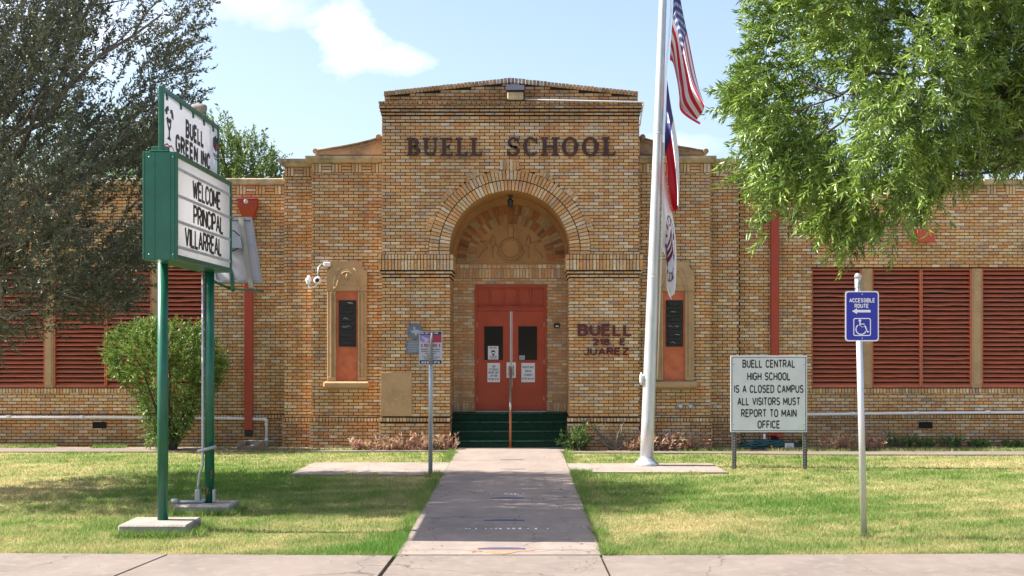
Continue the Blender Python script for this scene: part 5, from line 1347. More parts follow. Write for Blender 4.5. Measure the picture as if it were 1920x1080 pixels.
def pk(u, v):
    d = math.hypot((u-.52)*1.5, (v-.5))
    if .40 < d < .425 or .30 < d < .315: return 1
    if .40 < u < .62 and .25 < v < .78: return 0 if (int(u*40) % 3 == 0 and .35 < v < .7) else 1
    if .315 < d < .40 and (int(math.atan2(v-.5, u-.52)*6) % 3 == 0): return 1
    return 0
WS = flag_surface([(1244, 305), (1252, 355), (1262, 410), (1267, 455), (1268, 505), (1265, 545)], [(1239, 458), (1243, 472), (1247, 480), (1248, 510), (1251, 545), (1258, 562)], FY-.02, .08, 1.1, 2.0)
flag('school_flag', 'white flag with maroon emblem hanging lowest on the flagpole', WS, 90, 60, pk, [M['flag_white'], M['flag_maroon']])

# ------------------------------------------------------------------ signs on posts
def rrect(x0, x1, z0, z1, r, n=6):
    p = []
    for cx_, cz_, a0 in ((x1-r, z0+r, -90), (x1-r, z1-r, 0), (x0+r, z1-r, 90), (x0+r, z0+r, 180)):
        for k in range(n+1): a = R(a0+90*k/n); p.append((cx_+r*math.cos(a), cz_+r*math.sin(a)))
    return p
AY = GY(1010)
t = thing('accessible_route_sign', 'blue accessible route sign with wheelchair symbol on a silver post by the pavement', 'road sign', (PX(1620, AY), AY, 0))
xb, xt = PX(1620.5, AY), PX(1608.5, AY); zt = PZ(517, AY)
mb = MB(); mb.tube([(xb, AY, -.05), (xt, AY, zt)], .036, 20); mesh_obj('post', mb, M['alu'], t)
mb = MB(); mb.lathe((xt, AY, zt-.03), [(.040, 0), (.041, .03), (.036, .045), (.018, .058), (.003, .06)], 20); mesh_obj('post_cap', mb, M['alu'], t)
x0, x1, z0, z1 = PX(1582.5, AY), PX(1645.5, AY), PZ(640, AY), PZ(546, AY); ya = AY-.045
cxp, czp = (x0+x1)/2, (z0+z1)/2
def lean_(o):
    me = o.data; an = R(-1.6); c_, s_ = math.cos(an), math.sin(an)
    for v_ in me.vertices:
        a, b_ = v_.co.x-(cxp-o.parent.matrix_basis.translation.x if False else 0), v_.co.z
    return o
mb = MB(); mb.prism_y(rrect(x0, x1, z0, z1, .035), ya-.004, ya); pnl = mesh_obj('panel', mb, M['white'], t)
mb = MB(); mb.prism_y(rrect(x0+.014, x1-.014, z0+.014, z1-.014, .028), ya-.006, ya-.0041); mesh_obj('blue_face', mb, M['blue'], pnl)
mb = MB(); yb = ya-.0062; W_, H_ = x1-x0, z1-z0
put_text(mb, 'ACCESSIBLE', cxp, z1-H_*.185, W_*.76, H_*.085, yb, 'y', .001, .19); put_text(mb, 'ROUTE', cxp-.005, z1-H_*.295, W_*.42, H_*.085, yb, 'y', .001, .19)
az_ = z1-H_*.40; mb.prism_y([(cxp-W_*.30, az_), (cxp-W_*.15, az_+.032), (cxp-W_*.15, az_+.014), (cxp+W_*.25, az_+.014), (cxp+W_*.25, az_-.014), (cxp-W_*.15, az_-.014), (cxp-W_*.15, az_-.032)], yb-.001, yb)
ic = z1-H_*.715; q = W_*.26
o_ = rrect(cxp-q, cxp+q, ic-q*1.02, ic+q*1.02, .02); i_ = rrect(cxp-q+.010, cxp+q-.010, ic-q*1.02+.010, ic+q*1.02-.010, .012)
mb.strip_y(i_+[i_[0]], o_+[o_[0]], yb-.001, yb)
mb.lathe((cxp-.025, yb, ic+.072), [(.015, 0), (.015, .001)], 14, axis='y')
mb.prism_y([(cxp-.032, ic+.055), (cxp-.016, ic+.055), (cxp-.012, ic+.0), (cxp+.030, ic+.0), (cxp+.058, ic-.062), (cxp+.078, ic-.055), (cxp+.08, ic-.045), (cxp+.062, ic-.048), (cxp+.04, ic+.016), (cxp-.03, ic+.016)], yb-.001, yb)
mb.prism_y([(cxp-.016, ic+.038), (cxp+.028, ic+.038), (cxp+.028, ic+.027), (cxp-.016, ic+.027)], yb-.0012, yb)
mb.strip_y([(cxp-.012+.051*math.cos(a), ic-.026+.051*math.sin(a)) for a in np.linspace(R(125), R(340), 20)], [(cxp-.012+.063*math.cos(a), ic-.026+.063*math.sin(a)) for a in np.linspace(R(125), R(340), 20)], yb-.001, yb)
mesh_obj('lettering', mb, M['white'], pnl)
mb = MB()
for zz_ in (z1-.035, z0+.035): mb.lathe((cxp, ya-.006, zz_), [(.007, 0), (.007, .004)], 8, axis='y')
mesh_obj('bolt', mb, M['alu'], t)
for o in [pnl]:                                     # the plate hangs a touch clockwise
    pass

CY = GY(880)
t = thing('campus_notice_board', 'large white notice board about a closed campus on two perforated steel posts', 'notice board', (PX(1441, CY), CY, 0))
for p in (1376.5, 1509):
    x = PX(p, CY); mb = MB(); mb.box(x-.037, x+.037, CY, CY+.006, -.1, 2.0)
    for s in (-1, 1): mb.box(x+s*.037-.006*(s > 0), x+s*.037+.006*(s < 0), CY-.022, CY-.0005, -.1, 1.98) 
    o = mesh_obj('post', mb, mat('post_steel', (.16,.15,.15), .55, .4), t)
    mb = MB()
    for k in range(12): mb.lathe((x, CY-.0005, .05+k*.045), [(.008, 0), (.008, .002)], 8, axis='y')
    mesh_obj('hole', mb, M['white'], o)
x0, x1, z0, z1 = PX(1369, CY), PX(1512.5, CY), PZ(810, CY), PZ(667, CY); yc = CY-.024
mb = MB(); mb.bbox(x0, x1, yc-.012, yc, z0, z1, .003); pnl = mesh_obj('panel', mb, M['signgrey'], t)
mb = MB(); W_, H_ = x1-x0, z1-z0; yb = yc-.0122; cxp = (x0+x1)/2; i = .02
for a, b_, c_, d in ((x0+i, x1-i, z1-i-.010, z1-i), (x0+i, x1-i, z0+i, z0+i+.010), (x0+i, x0+i+.010, z0+i+.0102, z1-i-.0102), (x1-i-.010, x1-i, z0+i+.0102, z1-i-.0102)): mb.box(a, b_, yb-.002, yb, c_, d)
for s, q, w_ in (('BUELL CENTRAL', .105, .69), ('HIGH SCHOOL', .27, .565), ('IS A CLOSED CAMPUS', .435, .905), ('ALL VISITORS MUST', .597, .82), ('REPORT TO MAIN', .752, .725), ('OFFICE', .90, .295)):
    put_text(mb, s, cxp+.0, z1-H_*q, W_*w_, H_*.108, yb, 'y', .0015, .175)
for a in (x0+.055, x1-.055):
    for b_ in (z0+.13, z1-.15): mb.lathe((a, yb, b_), [(.007, 0), (.007, .003)], 8, axis='y')
mesh_obj('lettering', mb, M['black'], pnl)

RY = GY(893)
t = thing('reward_sign', 'small reward poster sign on a grey post beside the left edge of the path', 'sign', (PX(807, RY), RY, 0))
x = PX(807, RY); mb = MB(); mb.tube([(x, RY, -.05), (x+.01, RY, PZ(622, RY))], .035, 16); mesh_obj('post', mb, mat('dull_post', (.40,.44,.48), .45, .4), t)
mb = MB(); zc_ = PZ(655, RY)
mb.tube([(x+.008, RY-.052, PZ(683, RY)), (x+.004, RY-.054, PZ(668, RY)), (x+.008, RY-.054, PZ(650, RY)), (x+.028, RY-.053, PZ(632, RY)), (x+.03, RY-.05, PZ(624, RY))], [.03, .034, .026, .022, .012], 10)
mesh_obj('grey_wrap', mb, mat('tape', (.25,.25,.25), .6), t)
x0, x1, z0, z1 = PX(786, RY), PX(829.5, RY), PZ(684, RY), PZ(620.5, RY); yr = RY-.038; W_, H_ = x1-x0, z1-z0; xc = (x0+x1)/2
mb = MB(); mb.box(x0, x1, yr-.004, yr, z0, z1); pnl = mesh_obj('panel', mb, M['postergrey'], t)
yb = yr-.0042; mb = MB(); mb.box(x0+.012, x1-.012, yb-.001, yb, z1-H_*.11, z1-.012); mb.box(x0+.012, x1-.012, yb-.001, yb, z0+.012, z0+H_*.14); mesh_obj('dark_band', mb, M['posterdark'], pnl)
mb = MB(); mb.box(x0+.012, xc-.02, yb-.001, yb, z1-H_*.34, z1-H_*.1105); mesh_obj('violet_picture', mb, M['posterpurple'], pnl)
mb = MB(); mb.box(xc-.0195, x1-.012, yb-.001, yb, z1-H_*.34, z1-H_*.1105); mesh_obj('red_picture', mb, M['posterred'], pnl)
mb = MB(); put_text(mb, '$ REWARD $', xc, z1-H_*.43, W_*.84, H_*.095, yb-.0012, 'y', .001, .24); mesh_obj('red_lettering', mb, M['posterred'], pnl)
mb = MB(); put_text(mb, 'REMAIN ANONYMOUS', xc, z1-H_*.545, W_*.82, H_*.042, yb, 'y', .001, .18)
for i, l in enumerate((.8, .45, .3, .7, .55)):
    zz_ = z1-H_*(.605+i*.055); a = xc-W_*l/2
    while a < xc+W_*l/2: w_ = random.uniform(.01, .04); mb.box(a, a+w_, yb-.001, yb, zz_-.006, zz_+.006); a += w_+.008
mesh_obj('small_print', mb, M['black'], pnl)
mb = MB(); put_text(mb, '929 TIPS', xc, z0+H_*.075, W_*.8, H_*.06, yb-.0012, 'y', .001, .22)
for i in range(4): mb.box(x0+.02+i*.078, x0+.02+i*.078+.06, yb-.0022, yb-.0012, z1-H_*.075, z1-H_*.05)
mesh_obj('white_lettering', mb, M['white'], pnl)

# ------------------------------------------------------------------ vegetation
def leaf_arrays(P, D, Lg, Wd, up=None, fold=.25, r=rng):
    """P base points, D unit directions; pointed leaf of six points folded along its rib"""
    n = len(P)
    rv = r.normal(size=(n, 3)); 
    if up is not None: rv = rv*.75 + np.asarray(up)
    S = np.cross(D, rv); S /= np.linalg.norm(S, axis=1)[:, None] + 1e-9
    N = np.cross(S, D)
    Lg = Lg[:, None]; Wd = Wd[:, None]
    a = P; m1 = P+D*Lg*.4+N*Lg*.02; tip = P+D*Lg-N*Lg*.10
    l = P+D*Lg*.42+S*Wd*.5+N*Wd*fold; q = P+D*Lg*.42-S*Wd*.5+N*Wd*fold
    V = np.stack([a, l, tip, q], 1).reshape(-1, 3)
    b_ = np.arange(n)[:, None]*4
    F_ = np.concatenate([b_+np.array([0, 1, 2]), b_+np.array([0, 2, 3])])
    return V, F_
def norm(v): return v/(np.linalg.norm(v, axis=-1, keepdims=True)+1e-9)
def noise3(P, seed, sc):
    r = np.random.default_rng(seed); o = np.zeros(len(P))
    for i in range(16):
        d = norm(r.normal(size=3)); k = sc*r.uniform(.6, 2.2); o += np.sin(P@d*k + r.uniform(0, 6.28))
    return o/4
def in_poly(x, y, poly):
    c_ = np.zeros(len(x), bool); n = len(poly)
    for i in range(n):
        x0, y0 = poly[i]; x1, y1 = poly[(i+1) % n]
        cond = ((y0 > y) != (y1 > y)) & (x < (x1-x0)*(y-y0)/((y1-y0)+1e-12)+x0); c_ ^= cond
    return c_
def edge_dist(x, y, poly):
    d = np.full(len(x), 1e9); n = len(poly)
    for i in range(n):
        a = np.array(poly[i]); b_ = np.array(poly[(i+1) % n]); ab = b_-a
        t_ = np.clip(((x-a[0])*ab[0]+(y-a[1])*ab[1])/(ab@ab+1e-9), 0, 1)
        d = np.minimum(d, np.hypot(x-a[0]-ab[0]*t_, y-a[1]-ab[1]*t_))
    return d
def sprays(bases, dirs, length, nleaf, leafL, leafW, droop, seed, spread=.9, up=None, fold=.25):
    """leaves set alternately along a curved twig; returns leaf V, F, tint and twig polylines"""
    r = np.random.default_rng(seed); n = len(bases)
    Ls = length*r.uniform(.55, 1.3, n)
    twigs = []; Ps = []; Ds = []; Ti = []; LL = []
    tw_t = r.uniform(0, 1, n)
    for k in range(nleaf):
        s = (k+.6)/nleaf
        p = bases + dirs*(Ls*s)[:, None] + np.array([0, 0, -1])*(droop*Ls*s*s)[:, None]
        tan = norm(dirs + np.array([0, 0, -1])*(2*droop*s))
        rd = norm(np.cross(tan, r.normal(size=(n, 3))))
        d = norm(tan*r.uniform(.5, 1.1, (n, 1)) + rd*spread*r.uniform(.6, 1.2, (n, 1)) + np.array([0, 0, -.25*droop]))
        Ps.append(p + r.normal(size=(n, 3))*.006); Ds.append(d); Ti.append(np.clip(tw_t*.6+r.uniform(0, .4, n)+.1*(s-.5), 0, 1)); LL.append(leafL*r.uniform(.65, 1.2, n))
    P = np.concatenate(Ps); D = np.concatenate(Ds); T = np.concatenate(Ti); L_ = np.concatenate(LL)
    V, F_ = leaf_arrays(P, D, L_, L_*leafW/leafL*r.uniform(.8, 1.2, len(L_)), up, fold, r)
    return V, F_, np.repeat(T, 4), Ls
def twig_mesh(mb, bases, dirs, Ls, droop, r0=.006, every=1):
    for i in range(0, len(bases), every):
        p = [Vector(bases[i]+dirs[i]*Ls[i]*s+np.array([0, 0, -1])*droop*Ls[i]*s*s) for s in (0, .5, 1)]
        mb.tube(p, [r0, r0*.7, r0*.3], 3, cap=False)
def limb(mb, a, b_, r0, r1, seed, n=8, wig=.12, bow=(0, 0, .3)):
    r = np.random.default_rng(seed); a, b_ = np.array(a, float), np.array(b_, float); pts = []; d = np.linalg.norm(b_-a)
    off = np.cumsum(r.normal(size=(n+1, 3))*wig*d/n, 0); off -= np.linspace(0, 1, n+1)[:, None]*off[-1] + np.linspace(1, 0, n+1)[:, None]*off[0]
    for k in range(n+1):
        s = k/n; pts.append(a+(b_-a)*s+off[k]+np.array(bow)*math.sin(math.pi*s))
    mb.tube([tuple(p) for p in pts], [r0+(r1-r0)*k/n for k in range(n+1)], 8)
    return pts

def crown_points(poly_px, Yc, depth, n, seed, gap, gsc, yfun=None, rim=.9):
    """points in the volume whose street elevation is poly (in metres at depth Yc), thinner towards its edge, with gaps"""
    poly = [(PX(x, Yc), PZ(y, Yc)) for x, y in poly_px]
    xs_, zs_ = [p[0] for p in poly], [p[1] for p in poly]
    r = np.random.default_rng(seed); out = []
    tot = 0
    while tot < n:
        x = r.uniform(min(xs_), max(xs_), 6000); z = r.uniform(min(zs_), max(zs_), 6000)
        k = in_poly(x, z, poly); x, z = x[k], z[k]
        e = edge_dist(x, z, poly); w = np.clip(np.sqrt(e/rim), .25, 1)
        y = Yc + depth*w*r.uniform(-1, 1, len(x))
        P = np.stack([x, y, z], 1); nn = noise3(P, seed+9, gsc)
        k = nn > gap; P = P[k]; out.append(P); tot += len(P)
    return np.concatenate(out)[:n]

def thin_out(P, Yc, keep=.45):
    # fewer sprays where the crown leaves the photograph; it only has to cast its shade there
    px_ = CX + P[:, 0]/P[:, 1]*F; py_ = HY - (P[:, 2]-EYE)/P[:, 1]*F
    out = (px_ < -40) | (px_ > 1960) | (py_ < -40)
    return P[~out | (rng.uniform(size=len(P)) < keep)]
# --- left tree: dark small leaved, between the walk and the marquee, trunk out of frame on the left
LY = 18.0
lp = [(-420, -330), (-150, -350), (90, -230), (240, -110), (330, -45), (372, 0), (352, 55), (366, 85), (338, 130), (372, 165), (352, 200), (300, 215), (300, 270), (283, 330), (278, 420), (262, 500), (226, 520), (236, 560), (205, 590), (170, 575), (150, 618), (110, 600), (60, 632), (0, 640), (-150, 640), (-330, 600), (-480, 380)]
Pb = crown_points(lp, LY, 2.4, 10500, 21, -.36, 2.9); Pb = thin_out(Pb, LY, .8); px_ = CX+Pb[:, 0]/Pb[:, 1]*F; py_ = HY-(Pb[:, 2]-EYE)/Pb[:, 1]*F; Pb = Pb[~((px_ > 150) & (py_ < 230) & (rng.uniform(size=len(Pb)) < np.where(py_ < 70, .72, .5)))]
ctr = np.array([PX(-60, LY), LY, 2.6])
dr = norm(norm(Pb-ctr)*.9 + np.array([.25, 0, .45]) + rng.normal(size=Pb.shape)*.45)
t = left_tree = thing('dark_leaved_tree', 'dense dark olive leaved tree overhanging the lawn behind the marquee', 'tree', (-10.4, 18.2, 0))
V, F_, T, Ls = sprays(Pb, dr, .44, 24, .074, .027, .15, 31)
np_mesh('crown', V, F_, M['leaf_olive'], t, attrs={'tint': T})
mb = MB(); tk = limb(mb, (-10.4, 18.2, -.1), (-9.6, 18.1, 3.2), .24, .17, 3, bow=(0, 0, 0))
root = np.array((-9.6, 18.1, 3.0)); trunkmb = mb
for i, (px_, py, Yq, r) in enumerate(((120, 150, 17.6, .085), (300, 30, 18, .07), (225, 290, 17.2, .06), (60, 430, 17.0, .07), (180, 430, 16.9, .05), (150, 560, 17.2, .035), (40, 20, 18.6, .08), (-120, -80, 18.2, .1), (330, 180, 18.0, .04), (100, 330, 17.0, .05), (200, -60, 18.4, .06), (30, 590, 16.8, .045))):
    e = (PX(px_, Yq), Yq, PZ(py, Yq)); pts = limb(mb, root, e, r, .014, 40+i, 9, .25, (.2, 0, .15))
    for k in range(4, 9):
        q = np.array(pts[k]); d = rng.normal(size=3)*.55+np.array([.35, -.1, .45]); limb(mb, q, q+d, .016, .004, 400+i*10+k, 4, .2, (0, 0, .05))
twig_mesh(mb, Pb, dr, Ls, .15, .005, 3)
mesh_obj('trunk', mb, M['wood'], t, recalc=False)

# --- right tree: bright narrow leaved, hanging over the signs, trunk out of frame on the right
RYc = 13.6
rp = [(1412, -60), (1416, 20), (1428, 70), (1420, 130), (1380, 172), (1416, 205), (1408, 250), (1392, 300), (1400, 330), (1440, 350), (1448, 395), (1458, 442), (1475, 425), (1500, 405), (1560, 415), (1600, 445), (1626, 486), (1656, 490), (1672, 450), (1690, 410), (1706, 380), (1735, 395), (1755, 385), (1750, 330), (1790, 315), (1840, 290), (1880, 285), (1960, 270), (2250, 260), (2500, 100), (2500, -400), (2100, -620), (1600, -520), (1420, -300)]
Pb = crown_points(rp, RYc, 1.9, 13000, 55, .02, 3.0); Pb = thin_out(Pb, RYc, .85)
pass
far_ = np.clip(Pb[:, 0]-PX(1640, RYc), 0, 4); Pb[:, 1] = RYc + (Pb[:, 1]-RYc)*(1-.12*far_) + .42*far_
ctr = np.array([PX(1720, RYc), RYc, PZ(120, RYc)])
dr = norm(norm(Pb-ctr)*.8 + np.array([-.15, 0, .05]) + rng.normal(size=Pb.shape)*.45)
t = thing('bright_leaved_tree', 'bright green narrow leaved tree hanging down over the blue sign from the upper right', 'tree', (7.6, 14.2, 0))
V, F_, T, Ls = sprays(Pb, dr, .31, 23, .102, .0225, .24, 61, .85)
np_mesh('crown', V, F_, M['leaf_bright'], t, attrs={'tint': T})
mb = MB(); limb(mb, (7.6, 14.2, -.1), (7.2, 14.0, 4.2), .26, .2, 5, bow=(0, 0, 0)); root = np.array((7.2, 14.0, 4.1))
for i, (px_, py, Yq, r) in enumerate(((1880, 5, 13.9, .11), (1650, 40, 13.7, .06), (1500, 150, 13.4, .045), (1480, -120, 13.6, .07), (1700, 230, 13.5, .045), (1640, 420, 13.3, .022), (1560, 330, 13.4, .026), (1830, 200, 14.2, .035), (1420, 300, 13.4, .022), (1900, -200, 14, .1), (1760, 330, 13.8, .02))):
    e = (PX(px_, Yq), Yq, PZ(py, Yq)); pts = limb(mb, root, e, r, .010, 80+i, 9, .22, (0, 0, .55))
    for k in range(4, 9):
        q = np.array(pts[k]); d = rng.normal(size=3)*.4+np.array([-.25, 0, -.05]); limb(mb, q, q+d, .012, .004, 800+i*10+k, 4, .2, (0, 0, .05))
twig_mesh(mb, Pb, dr, Ls, .35, .004, 3)
mesh_obj('trunk', mb, M['darkbark'], t, recalc=False)

# --- trees behind the school
def far_tree(poly, Y, depth, n, seed, label, tx):
    P_ = crown_points(poly, Y, depth, n, seed, -.35, 1.2, rim=2)
    c_ = P_.mean(0) - np.array([0, 0, 1.5]); d = norm(norm(P_-c_)+np.array([0, 0, .4])+rng.normal(size=P_.shape)*.5)
    t = thing('background_tree', label, 'tree', (tx, Y, 0), 'trees behind the school')
    V, F_, T, Ls = sprays(P_, d, .8, 16, .15, .055, .15, seed+3)
    np_mesh('crown', V, F_, M['leaf_far'], t, attrs={'tint': T})
    mb = MB(); zb_ = P_[:, 2].min(); limb(mb, (tx, Y, -.1), (tx, Y, zb_+1), .25, .15, seed, bow=(0, 0, 0))
    for i in range(9):
        e = P_[rng.integers(len(P_))]; limb(mb, (tx, Y, zb_+.6), e, .09, .015, seed+i, 6, .2, (0, 0, .4))
    mesh_obj('trunk', mb, M['wood'], t, recalc=False)
far_tree([(370, 420), (362, 300), (395, 232), (415, 220), (440, 250), (462, 268), (492, 282), (505, 305), (528, 330), (540, 420)], 42, 3, 900, 91, 'pale green tree rising behind the left wing roof, right of the marquee', PX(440, 42))
far_tree([(-60, 420), (-40, 260), (10, 215), (70, 190), (150, 200), (230, 215), (310, 205), (345, 260), (365, 420)], 44, 3.5, 1500, 95, 'pale green tree behind the left wing roof, showing through the dark tree', PX(140, 44))

# --- clipped shrub against the left wing
BYc = 24.45
bp = [(318, 600), (345, 606), (376, 626), (396, 646), (406, 672), (412, 695), (400, 716), (384, 744), (358, 766), (346, 798), (330, 818), (300, 826), (280, 814), (288, 784), (268, 758), (240, 728), (216, 700), (206, 667), (214, 638), (244, 616), (285, 608)]
Pb = crown_points(bp, BYc, .75, 1650, 71, -.33, 5, rim=.5)
ctr = np.array([PX(310, BYc), BYc+.1, PZ(720, BYc)])
dr = norm(norm(Pb-ctr)+np.array([0, 0, .35])+rng.normal(size=Pb.shape)*.35)
t = thing('round_shrub', 'rounded light green shrub on a short trunk against the left wing wall', 'shrub', (PX(322, BYc), BYc, 0))
V, F_, T, Ls = sprays(Pb, dr, .24, 17, .062, .026, .05, 72, .8, up=(0, 0, .6))
np_mesh('crown', V, F_, M['leaf_bush'], t, attrs={'tint': T})
mb = MB()
for i in range(7): 
    e = Pb[rng.integers(len(Pb))]; limb(mb, (PX(322, BYc)+.03*math.sin(i*2), BYc+.03*math.cos(i*2), -.05), e, .045, .01, 700+i, 6, .12, (0, 0, 0))
limb(mb, (PX(322, BYc), BYc, -.05), (PX(318, BYc), BYc, .7), .11, .07, 711, 5, .05, (0, 0, 0)); mesh_obj('trunk', mb, M['darkbark'], t, recalc=False)

# --- bed plants
def clump(name, label, cat, px0, px1, Y, dY, h, n, leaf, lL, lW, seed, nl=12, group=None, stems=True, spread=.8, up=.9):
    r = np.random.default_rng(seed); x0, x1 = PX(px0, Y), PX(px1, Y)
    B_ = np.stack([r.uniform(x0, x1, n), Y+r.uniform(-dY, dY, n), np.full(n, .01)], 1)
    d = norm(np.stack([r.normal(size=n)*.35, r.normal(size=n)*.35, np.full(n, up)], 1))
    t = thing(name, label, cat, ((x0+x1)/2, Y, 0), group)
    V, F_, T, Ls = sprays(B_, d, h, nl, lL, lW, .1, seed+1, spread)
    np_mesh('foliage', V, F_, M[leaf], t, attrs={'tint': T})
    if stems: mb = MB(); twig_mesh(mb, B_, d, Ls, .1, .006, 1); mesh_obj('stem', mb, M['wood'], t, recalc=False)
for i, (a, b_, h, lab) in enumerate(((660, 712, .22, 'low red tinged plant at the left end of the bed left of the steps'), (705, 757, .27, 'red tinged plant in the bed below the blank tan panel'), (750, 806, .33, 'red tinged plant in the bed behind the reward sign post'), (798, 856, .30, 'red tinged plant in the bed beside the left edge of the steps'))):
    clump('bed_plant', lab, 'plant', a, b_, 24.36, .12, h*random.uniform(.85, 1.1), 30, 'leaf_croton', .095, .026, 200+i*7, 12, 'red tinged plants in the beds')
for i, (a, b_, h, lab) in enumerate(((1178, 1222, .30, 'red tinged plant in the bed just left of the flagpole'), (1222, 1268, .33, 'red tinged plant in the bed just right of the flagpole'), (1266, 1322, .32, 'red tinged plant in the bed at the foot of the right pilaster'), (1536, 1598, .38, 'large red tinged plant left of the blue sign post'), (1592, 1655, .36, 'red tinged plant right of the blue sign post'))):
    clump('bed_plant', lab, 'plant', a, b_, 24.4 if a < 1400 else 24.35, .13, h*random.uniform(.85, 1.1), 32, 'leaf_croton', .095, .026, 300+i*7, 12, 'red tinged plants in the beds')
clump('small_shrub', 'small upright green shrub at the right foot of the entrance steps', 'shrub', 1063, 1096, 24.4, .12, .52, 34, 'leaf_weed', .085, .04, 401, 14)
for i, (a, b_, h) in enumerate(((1655, 1705, .30), (1705, 1750, .2), (1762, 1800, .24), (1818, 1846, .16), (1880, 1925, .14))):
    clump('weed', 'green weeds at the wall foot, ' + ('tallest, beside the red tinged plant', 'just left of the right foundation vent', 'just right of the right foundation vent', 'small tuft well right of the foundation vent', 'low tuft at the right edge of the photo')[i], 'weed', a, b_, 25.1, .15, h, 40, 'leaf_weed', .075, .03, 420+i, 9, 'weeds along the right wing', up=.7)
clump('weed', 'low green weed tuft by the hose heap', 'weed', 1490, 1512, 25.1, .1, .2, 20, 'leaf_weed', .07, .03, 450, 8)
# bare twiggy shrub
t = thing('bare_shrub', 'leafless twiggy shrub between the small green shrub and the flagpole', 'shrub', (PX(1152, 24.4), 24.4, 0)); mb = MB(); x = PX(1152, 24.4)
for i in range(16):
    d = np.array([rng.normal()*.30, rng.normal()*.12, rng.uniform(.3, .62)]); pts = limb(mb, (x+rng.normal()*.03, 24.4, -.02), np.array((x, 24.4, 0))+d, .016, .006, 900+i, 5, .25, (0, 0, 0))
    for k in (2, 3, 4): q = np.array(pts[k]); limb(mb, q, q+np.array([rng.normal()*.12, rng.normal()*.06, rng.uniform(0, .16)]), .007, .003, 930+i*5+k, 3, .2, (0, 0, 0))
mesh_obj('branches', mb, M['wood'], t, recalc=False)

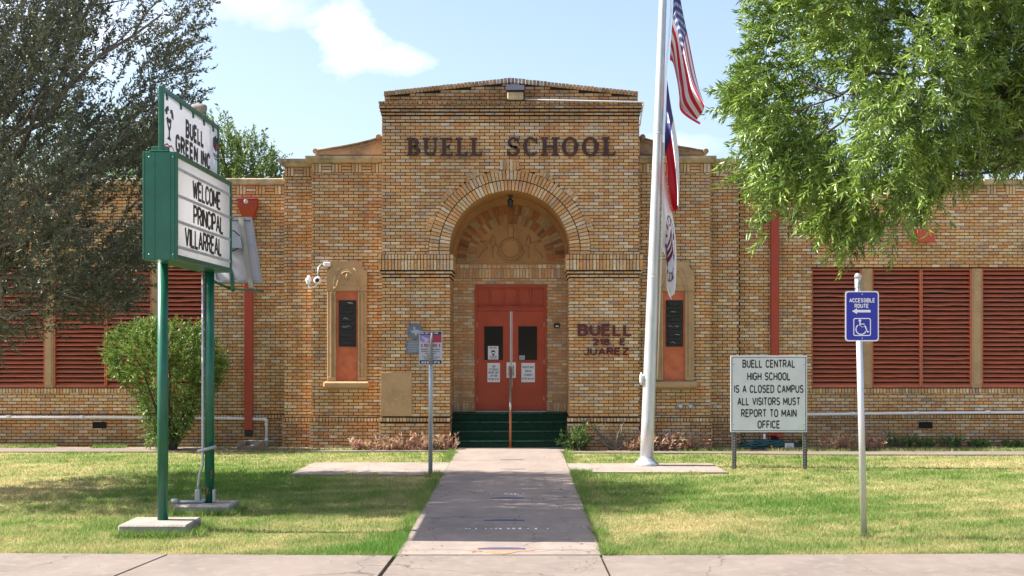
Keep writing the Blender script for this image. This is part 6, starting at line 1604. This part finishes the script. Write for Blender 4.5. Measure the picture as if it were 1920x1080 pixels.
# --- grass blades on the lawn
def grass(n, seed):
    r = np.random.default_rng(seed); Xs, Ys, Hs = [], [], []
    def ok(x, y):
        k = np.ones(len(x), bool)
        k &= ~((x > PL-.005) & (x < PR+.005))
        sw = np.where(x < 0, 12.28+.032*np.maximum(0, -x-1.2), 12.28+.028*np.maximum(0, x-.85)); k &= y > sw+.005
        k &= ~((x > -3.8) & (x < PL) & (y > 19.85) & (y < 21.8)); k &= ~((x > PR) & (x < 3.47) & (y > 20.14) & (y < 21.6))
        k &= ~((x > -4.56) & (x < -3.775) & (y > 13.62) & (y < 14.25)); k &= ~((x > -4.43) & (x < -3.7) & (y > 15.33) & (y < 15.86))
        k &= y < np.where(x < 0, 23.93, np.interp(x, [.9, 4, 6, 18], [23.75, 23.6, 23.32, 23.18]))
        return k
    Y_ = 1/(1/12.2 - r.uniform(0, 1, n)*(1/12.2-1/24.2)); X_ = r.uniform(-.62, .62, n)*Y_ - .0
    k = ok(X_, Y_); X_, Y_ = X_[k], Y_[k]; H = r.uniform(.018, .05, len(X_))*(1.15-.5*dryness(X_, Y_))*(1+.5*np.clip(wob(X_, Y_, 77, 5), -1, 1))
    Xs.append(X_); Ys.append(Y_); Hs.append(H)
    # taller fringe along the edges of the paving and the footings
    m_ = 26000; e = r.uniform(0, 1, m_); y = 12.3+r.uniform(0, 1, m_)**1.4*11.4; s = r.choice([-1, 1], m_); x = np.where(s < 0, PL-.01-np.abs(r.normal(size=m_))*.07, PR+.01+np.abs(r.normal(size=m_))*.07)
    cl = wob(y*3, s*9., 8, 2.2); k = ok(x, y) & (r.uniform(-1.0, 1, m_) < cl); Xs.append(x[k]); Ys.append(y[k]); Hs.append(r.uniform(.03, .10, k.sum())*(1+.5*np.clip(cl[k], 0, 1)))
    m_ = 22000; x = r.uniform(-6.2, 6.2, m_); x = np.where(r.uniform(size=m_) < .5, r.uniform(-6.5, -1.3, m_), r.uniform(.9, 6.2, m_)); sw = np.where(x < 0, 12.28+.032*np.maximum(0, -x-1.2), 12.28+.028*np.maximum(0, x-.85)); y = sw-.012+np.abs(r.normal(size=m_))*.06
    cl = wob(x*3, x*0+4, 9, 1.6); k = r.uniform(-1.3, 1, m_) < cl; Xs.append(x[k]); Ys.append(y[k]); Hs.append(r.uniform(.025, .075, k.sum()))
    for x0, x1, y0, y1, q in ((-4.6, -3.74, 13.5, 13.61, 700), (-3.77, -3.6, 13.5, 14.3, 500), (-4.45, -3.65, 15.2, 15.32, 500), (-3.69, -3.6, 15.2, 15.9, 250), (2.1, 2.3, 13.4, 13.6, 0), (PX(1600, 13.5), PX(1640, 13.5), 13.42, 13.6, 160), (-1.7, -1.27, 12.4, 13.0, 900), (.87, 1.2, 19.7, 20.13, 600), (PX(795, 19.7), PX(820, 19.7), 19.6, 19.84, 150), (-1.6, -1.3, 16.5, 17.6, 350)):
        Xs.append(r.uniform(x0, x1, q)); Ys.append(r.uniform(y0, y1, q)); Hs.append(r.uniform(.05, .13, q))
    # growth beside the walk and on the bed
    for x0, x1, y0, y1, q in ((-11, -9.7, 24.9, 25.3, 900), (-8.9, -8.2, 24.85, 25.2, 500), (-6.2, -5.0, 24.3, 24.5, 700), (5, 11, 24.02, 24.5, 3500), (3.2, 4.6, 24.05, 24.5, 700), (-5, -3.2, 24.3, 24.6, 500)):
        Xs.append(r.uniform(x0, x1, q)); Ys.append(r.uniform(y0, y1, q)); Hs.append(r.uniform(.04, .10, q))
    for k in range(150):
        x = r.uniform(-6.3, 6.3); y = 1/(1/12.4 - r.uniform(0, 1)*(1/12.4-1/23)); q = int(r.uniform(30, 120)); sg = r.uniform(.03, .10)
        xx, yy_ = r.normal(x, sg, q), r.normal(y, sg, q); kk = ok(xx, yy_); Xs.append(xx[kk]); Ys.append(yy_[kk]); Hs.append(r.uniform(.04, .095, kk.sum()))
    X_, Y_, H = map(np.concatenate, (Xs, Ys, Hs)); n = len(X_)
    a = r.uniform(0, 6.28, n); w = r.uniform(.0022, .0042, n)*(.6+Y_/16); tx_, ty_ = np.cos(a)*w, np.sin(a)*w
    le = r.normal(size=(n, 2))*.5*H[:, None]
    z0 = np.full(n, -.006)
    b0 = np.stack([X_-tx_, Y_-ty_, z0], 1); b1 = np.stack([X_+tx_, Y_+ty_, z0], 1); tp_ = np.stack([X_+le[:, 0], Y_+le[:, 1], H], 1)
    V = np.stack([b0, b1, tp_], 1).reshape(-1, 3); F_ = np.arange(3*n).reshape(n, 3)
    dry = np.clip(dryness(X_, Y_)*1.05+r.normal(size=n)*.20-np.clip((H-.05)*6, 0, .5)-.02, 0, 1)
    o = np_mesh('grass', V, F_, M['grass'], attrs={'tint': np.repeat(dry, 3)})
    tag(o, 'short patchy green and straw coloured lawn grass', 'grass', kind='stuff')
grass(540000, 5)

r = np.random.default_rng(91); n = 420
ly = 1/(1/11.4 - r.uniform(0, 1, n)*(1/11.4-1/24)); lx = np.where(r.uniform(size=n) < .55, np.where(r.uniform(size=n) < .5, PL+.02+np.abs(r.normal(size=n))*.22, PR-.02-np.abs(r.normal(size=n))*.22), r.uniform(-6, 6, n))
sw = np.where(lx < 0, 12.28+.032*np.maximum(0, -lx-1.2), 12.28+.028*np.maximum(0, lx-.85)); k = ((lx > PL) & (lx < PR)) | (ly < sw); lx, ly = lx[k], ly[k]; n = len(lx)
P_ = np.stack([lx, ly, np.full(n, .040)], 1); a = r.uniform(0, 6.28, n); D_ = norm(np.stack([np.cos(a), np.sin(a), r.uniform(.02, .22, n)], 1))
V, F_ = leaf_arrays(P_, D_, r.uniform(.02, .055, n), r.uniform(.008, .016, n), (0, 0, 2), .15, r)
tag(np_mesh('fallen_leaves', V, F_, leaf_mat('dry_leaf', (.16,.10,.05), (.36,.27,.13), .7, .1), attrs={'tint': np.repeat(r.uniform(0, 1, n), 4)}), 'dry fallen leaves scattered on the concrete path and pavement', 'leaf litter', kind='stuff')
